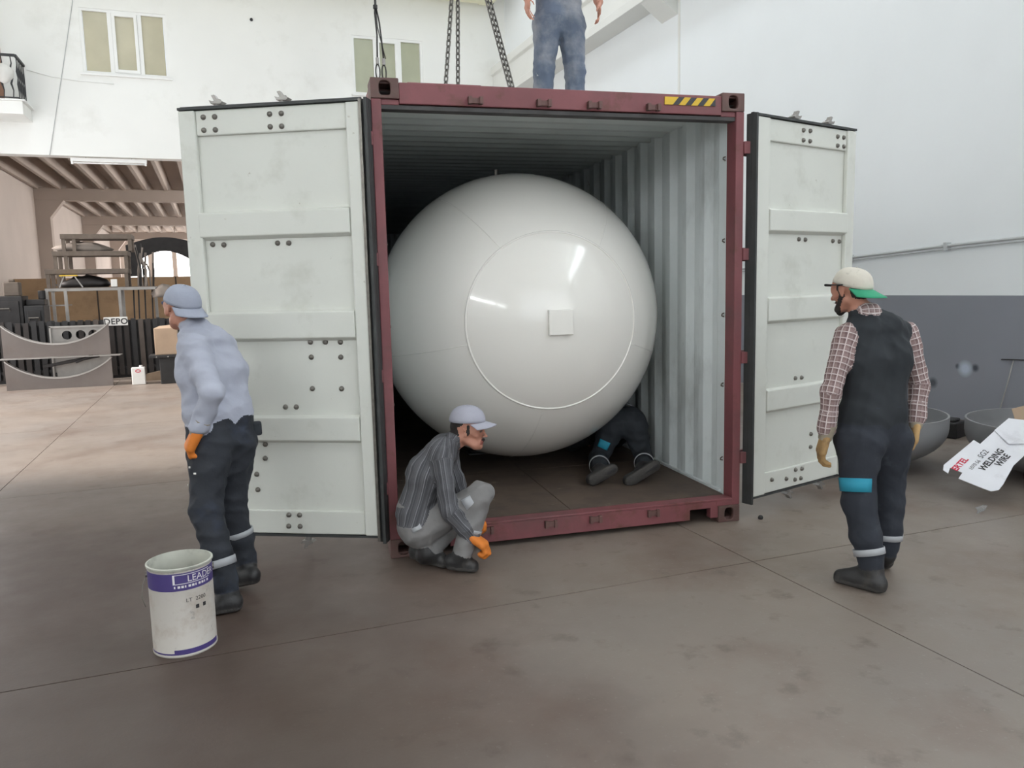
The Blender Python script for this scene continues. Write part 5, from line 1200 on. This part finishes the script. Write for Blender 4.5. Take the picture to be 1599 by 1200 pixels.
sgm = MB().tube([tuple(V('head') + Fv * 0.10 + U * 0.045 + Rv * x + Fv * (-0.25 * abs(x))) for x in (-0.10, -0.05, 0.0, 0.05, 0.10)], 0.007, 8).tube([tuple(V('head') + Fv * 0.075 + U * 0.045 - Rv * 0.10), tuple(V('head') - Fv * 0.03 + U * 0.03 - Rv * 0.098)], 0.004, 6)
sgm.build('sunglasses', M['black'], t, smooth=True)
glove(t, V('lwr'), V('lwr') - V('lel') + fwd * 0.05, -lat * 0.8 - fwd * 0.3, fwd, M['glove_tan'], 0.62, M['glove_cuff'])
glove(t, V('rwr'), V('rwr') - V('rel') + fwd * 0.02, lat * 0.9 + fwd * 0.3, fwd, M['glove_tan'], 0.5, M['glove_cuff'])
wrap('reflective_band', M['reflective'], t, V('lkn'), V('lan'), 0.086, 0.071, 0.66, 0.755, off=0.003, th=0.003)
wrap('reflective_band', M['reflective'], t, V('rkn'), V('ran'), 0.086, 0.071, 0.60, 0.70, off=0.003, th=0.003)
wrap('pocket_flap', M['teal'], t, V('lhip'), V('lkn'), 0.115, 0.085, 0.60, 0.82, -0.95, 0.95, ref=tuple(lat * 0.75 - fwd * 0.5), off=0.008, th=0.005, wav=0.003)
wrap('pocket_trim', M['teal'], t, V('rhip'), V('rkn'), 0.112, 0.082, 0.0, 0.035, -0.35, 0.35, ref=tuple(-lat * 0.85 - fwd * 0.5), off=0.012, th=0.004)
# ---- man in the pale shirt walking past the left door
j, t = person('LW', 'man in a pale grey shirt and grey backwards cap walking by the left door')
B = Body(); limbs(B, j, 'shirt_blue', 'navy_dark', arm=1.15, leg=1.08, belly=1.08, hem=0.9, sleeve_end=0.84)
lat = vnorm(j['lat']); fwd = np.cross(lat, [0, 0, 1])
Fv, Rv, U = head(B, V('head'), j['hf'], V('neck'), 1.0)
B.add(V('neck') - fwd * 0.03 + lat * 0.035 + A(0, 0, 0.016), V('neck') - fwd * 0.03 - lat * 0.035 + A(0, 0, 0.016), 0.036, 0.036, 'shirt_blue', 0.02, wr=0)
B.add(V('neck') + lat * 0.05 + A(0, 0, 0.008), V('neck') + fwd * 0.06, 0.03, 0.028, 'shirt_blue', 0.02, wr=0)
B.add(V('waist') + lat * 0.07 + A(0, 0, 0.005), V('waist') - lat * 0.07 + A(0, 0, 0.005), 0.126, 0.126, 'shirt_blue', 0.03)
for p in 'lr': boot(B, V(p + 'an'), V(p + 'he'), V(p + 'to'), V(p + 'kn'))
B.build('body', M, t, 0.0065, wrinkle=0.007, cut=0.0, seed=2)
cap(t, V('head'), j['hf'], M['cap_grey'], M['cap_grey'], back=True, tilt=0.38, under=M['cap_dark'], bill=0.085)
MB().tube([tuple(V('head') + Fv * 0.115 + U * 0.035 + Rv * x) for x in (-0.04, 0, 0.04)], 0.009, 8).build('cap_strap', M['cap_dark'], t, smooth=True)
glove(t, V('lwr'), V('lwr') - V('lel') + fwd * 0.03, -lat * 0.7 - fwd * 0.5, fwd, M['glove_orange'], 1.25, M['glove_cuff'], r=1.6)
glove(t, V('rwr'), V('rwr') - V('rel'), lat, fwd, M['glove_orange'], 0.7, M['glove_cuff'], r=1.35)
wrap('reflective_band', M['reflective'], t, V('lkn'), V('lan'), 0.085, 0.070, 0.60, 0.69, off=0.004, th=0.003)
wrap('reflective_band', M['reflective'], t, V('rkn'), V('ran'), 0.085, 0.070, 0.36, 0.46, off=0.004, th=0.003)
pp = V('pelvis') - lat * 0.16 - fwd * 0.09 + A(0, 0, 0.02)
MB().box(-0.02, 0.03, -0.02, 0.02, -0.06, 0.02).build('belt_pouch', M['overall'], t, bevel=0.012, loc=tuple(pp))
for f_, z_ in ((0.35, 0.0), (0.62, 0.02), (0.45, -0.02)):
    wrap('paint_splash', M['sign_white'], t, V('lhip'), V('lkn'), 0.106, 0.078, f_, f_ + 0.03, 0.1 + z_ * 20, 0.25 + z_ * 20, ref=tuple(lat), off=0.008, th=0.002)
# ---- crouching man in the striped shirt
j, t = person('CR', 'crouching man in a striped grey shirt and pale cap at the container sill')
B = Body(); limbs(B, j, 'striped', 'grey_work', arm=1.0, leg=0.95, belly=1.0, hem=0.92)
lat = vnorm(j['lat']); fwd = np.cross(lat, [0, 0, 1])
Fv, Rv, U = head(B, V('head'), j['hf'], V('neck'), 0.98, moustache=True)
B.add(V('neck') + lat * 0.03 + A(0, 0, 0.006), V('neck') - lat * 0.03 + A(0, 0, 0.006), 0.05, 0.05, 'striped', 0.02, wr=0)
B.add(V('waist') + lat * 0.07 - A(0, 0, 0.04), V('waist') - lat * 0.07 - A(0, 0, 0.04), 0.124, 0.124, 'striped', 0.03, uv=(V('pelvis'), vnorm(V('upper') - V('pelvis')), np.cross(lat, vnorm(V('upper') - V('pelvis'))), 0.165))
for p in 'lr': boot(B, V(p + 'an'), V(p + 'he'), V(p + 'to'), V(p + 'kn'))
B.build('body', M, t, 0.0062, wrinkle=0.006, cut=0.0, seed=3)
cap(t, V('head'), j['hf'], M['cap_pale'], M['cap_pale'], tilt=0.06, bill=0.072, lift=0.064)
glove(t, V('rwr'), A(*(fwd * 0.75)) + A(0, 0, -0.55), A(0, 0, -1) - fwd * 0.3, lat, M['glove_orange'], 1.2, M['glove_cuff'], r=1.5, frm=V('rel'))
glove(t, V('lwr'), fwd + A(0, 0, -0.5), A(0, 0, -1), -lat, M['glove_orange'], 0.8, M['glove_cuff'], r=1.3, frm=V('lel'))
wrap('white_patch', M['reflective'], t, V('rhip'), V('rkn'), 0.10, 0.074, 0.76, 0.90, -0.5, 0.3, ref=tuple(-lat), off=0.003, th=0.003)
wrap('white_patch', M['reflective'], t, V('rhip'), V('rkn'), 0.11, 0.082, -0.02, 0.12, -0.6, -0.2, ref=tuple(-lat), off=0.012, th=0.003)
wrap('white_cuff', M['reflective'], t, V('rkn'), V('ran'), 0.075, 0.060, 0.56, 0.62, off=0.004, th=0.003)
# ---- man kneeling under the tank
j, t = person('PR', 'man in dark overalls kneeling under the tank, boot soles towards the door')
B = Body(); limbs(B, j, 'overall', 'overall', arm=1.0, leg=0.98, belly=1.0, hem=0.9)
head(B, V('head'), j['hf'], V('neck'), 0.95)
for p in 'lr': boot(B, V(p + 'an'), V(p + 'he'), V(p + 'to'), V(p + 'kn'), up=(0.1, 0.99, 0.05))
lat = vnorm(j['lat'])
for p, s in (('l', 1), ('r', -1)): hand(B, V(p + 'wr'), V(p + 'wr') - V(p + 'el'), (0, 0, -1), lat * -s, 'skin', 0.2)
B.build('body', M, t, 0.008, wrinkle=0.006, cut=0.0, seed=4)
wrap('reflective_band', M['reflective'], t, V('lkn'), V('lan'), 0.077, 0.064, 0.58, 0.66, off=0.008)
wrap('reflective_band', M['reflective'], t, V('rkn'), V('ran'), 0.077, 0.064, 0.58, 0.66, off=0.008)
wrap('pocket_flap', M['teal'], t, V('lhip'), V('lkn'), 0.104, 0.076, 0.42, 0.66, -0.42, 0.42, ref=(-0.55, -0.8, 0.1), off=0.014, th=0.006)
wrap('back_trim', M['reflective'], t, V('pelvis'), V('waist'), 0.19, 0.18, 0.2, 0.35, -0.25, 0.25, ref=(0.35, -0.5, 1), off=-0.045, th=0.004)
# ---- man standing on the container roof
j, t = person('RM', 'man in dusty blue jeans standing on the container roof, bare hands')
B = Body(); limbs(B, j, 'tshirt', 'denim', arm_m='skin', arm=0.78, leg=1.06, belly=1.0, hem=0.96)
lat = vnorm(j['lat']); fwd = np.cross(lat, [0, 0, 1])
head(B, V('head'), j['hf'], V('neck'), 1.0)
B.add(V('head') - fwd * 0.02 + A(0, 0, 0.05), V('head') + fwd * 0.03 + A(0, 0, 0.06), 0.078, 0.066, 'hair', 0.02, wr=0)
for p in 'lr':
    boot(B, V(p + 'an'), V(p + 'he'), V(p + 'to'), V(p + 'kn'))
    B.add(V(p + 'sh'), V(p + 'sh') + (V(p + 'el') - V(p + 'sh')) * 0.6, 0.07, 0.062, 'tshirt', 0.02)
for p, s in (('l', 1), ('r', -1)): hand(B, V(p + 'wr'), A(0, 0, -1) + fwd * 0.12, -lat * s * 0.9 + fwd * -0.2, fwd * 0.8 - lat * s * 0.6, 'skin', 0.35, spread=0.3)
B.build('body', M, t, 0.006, wrinkle=0.005, cut=0.0, seed=5)
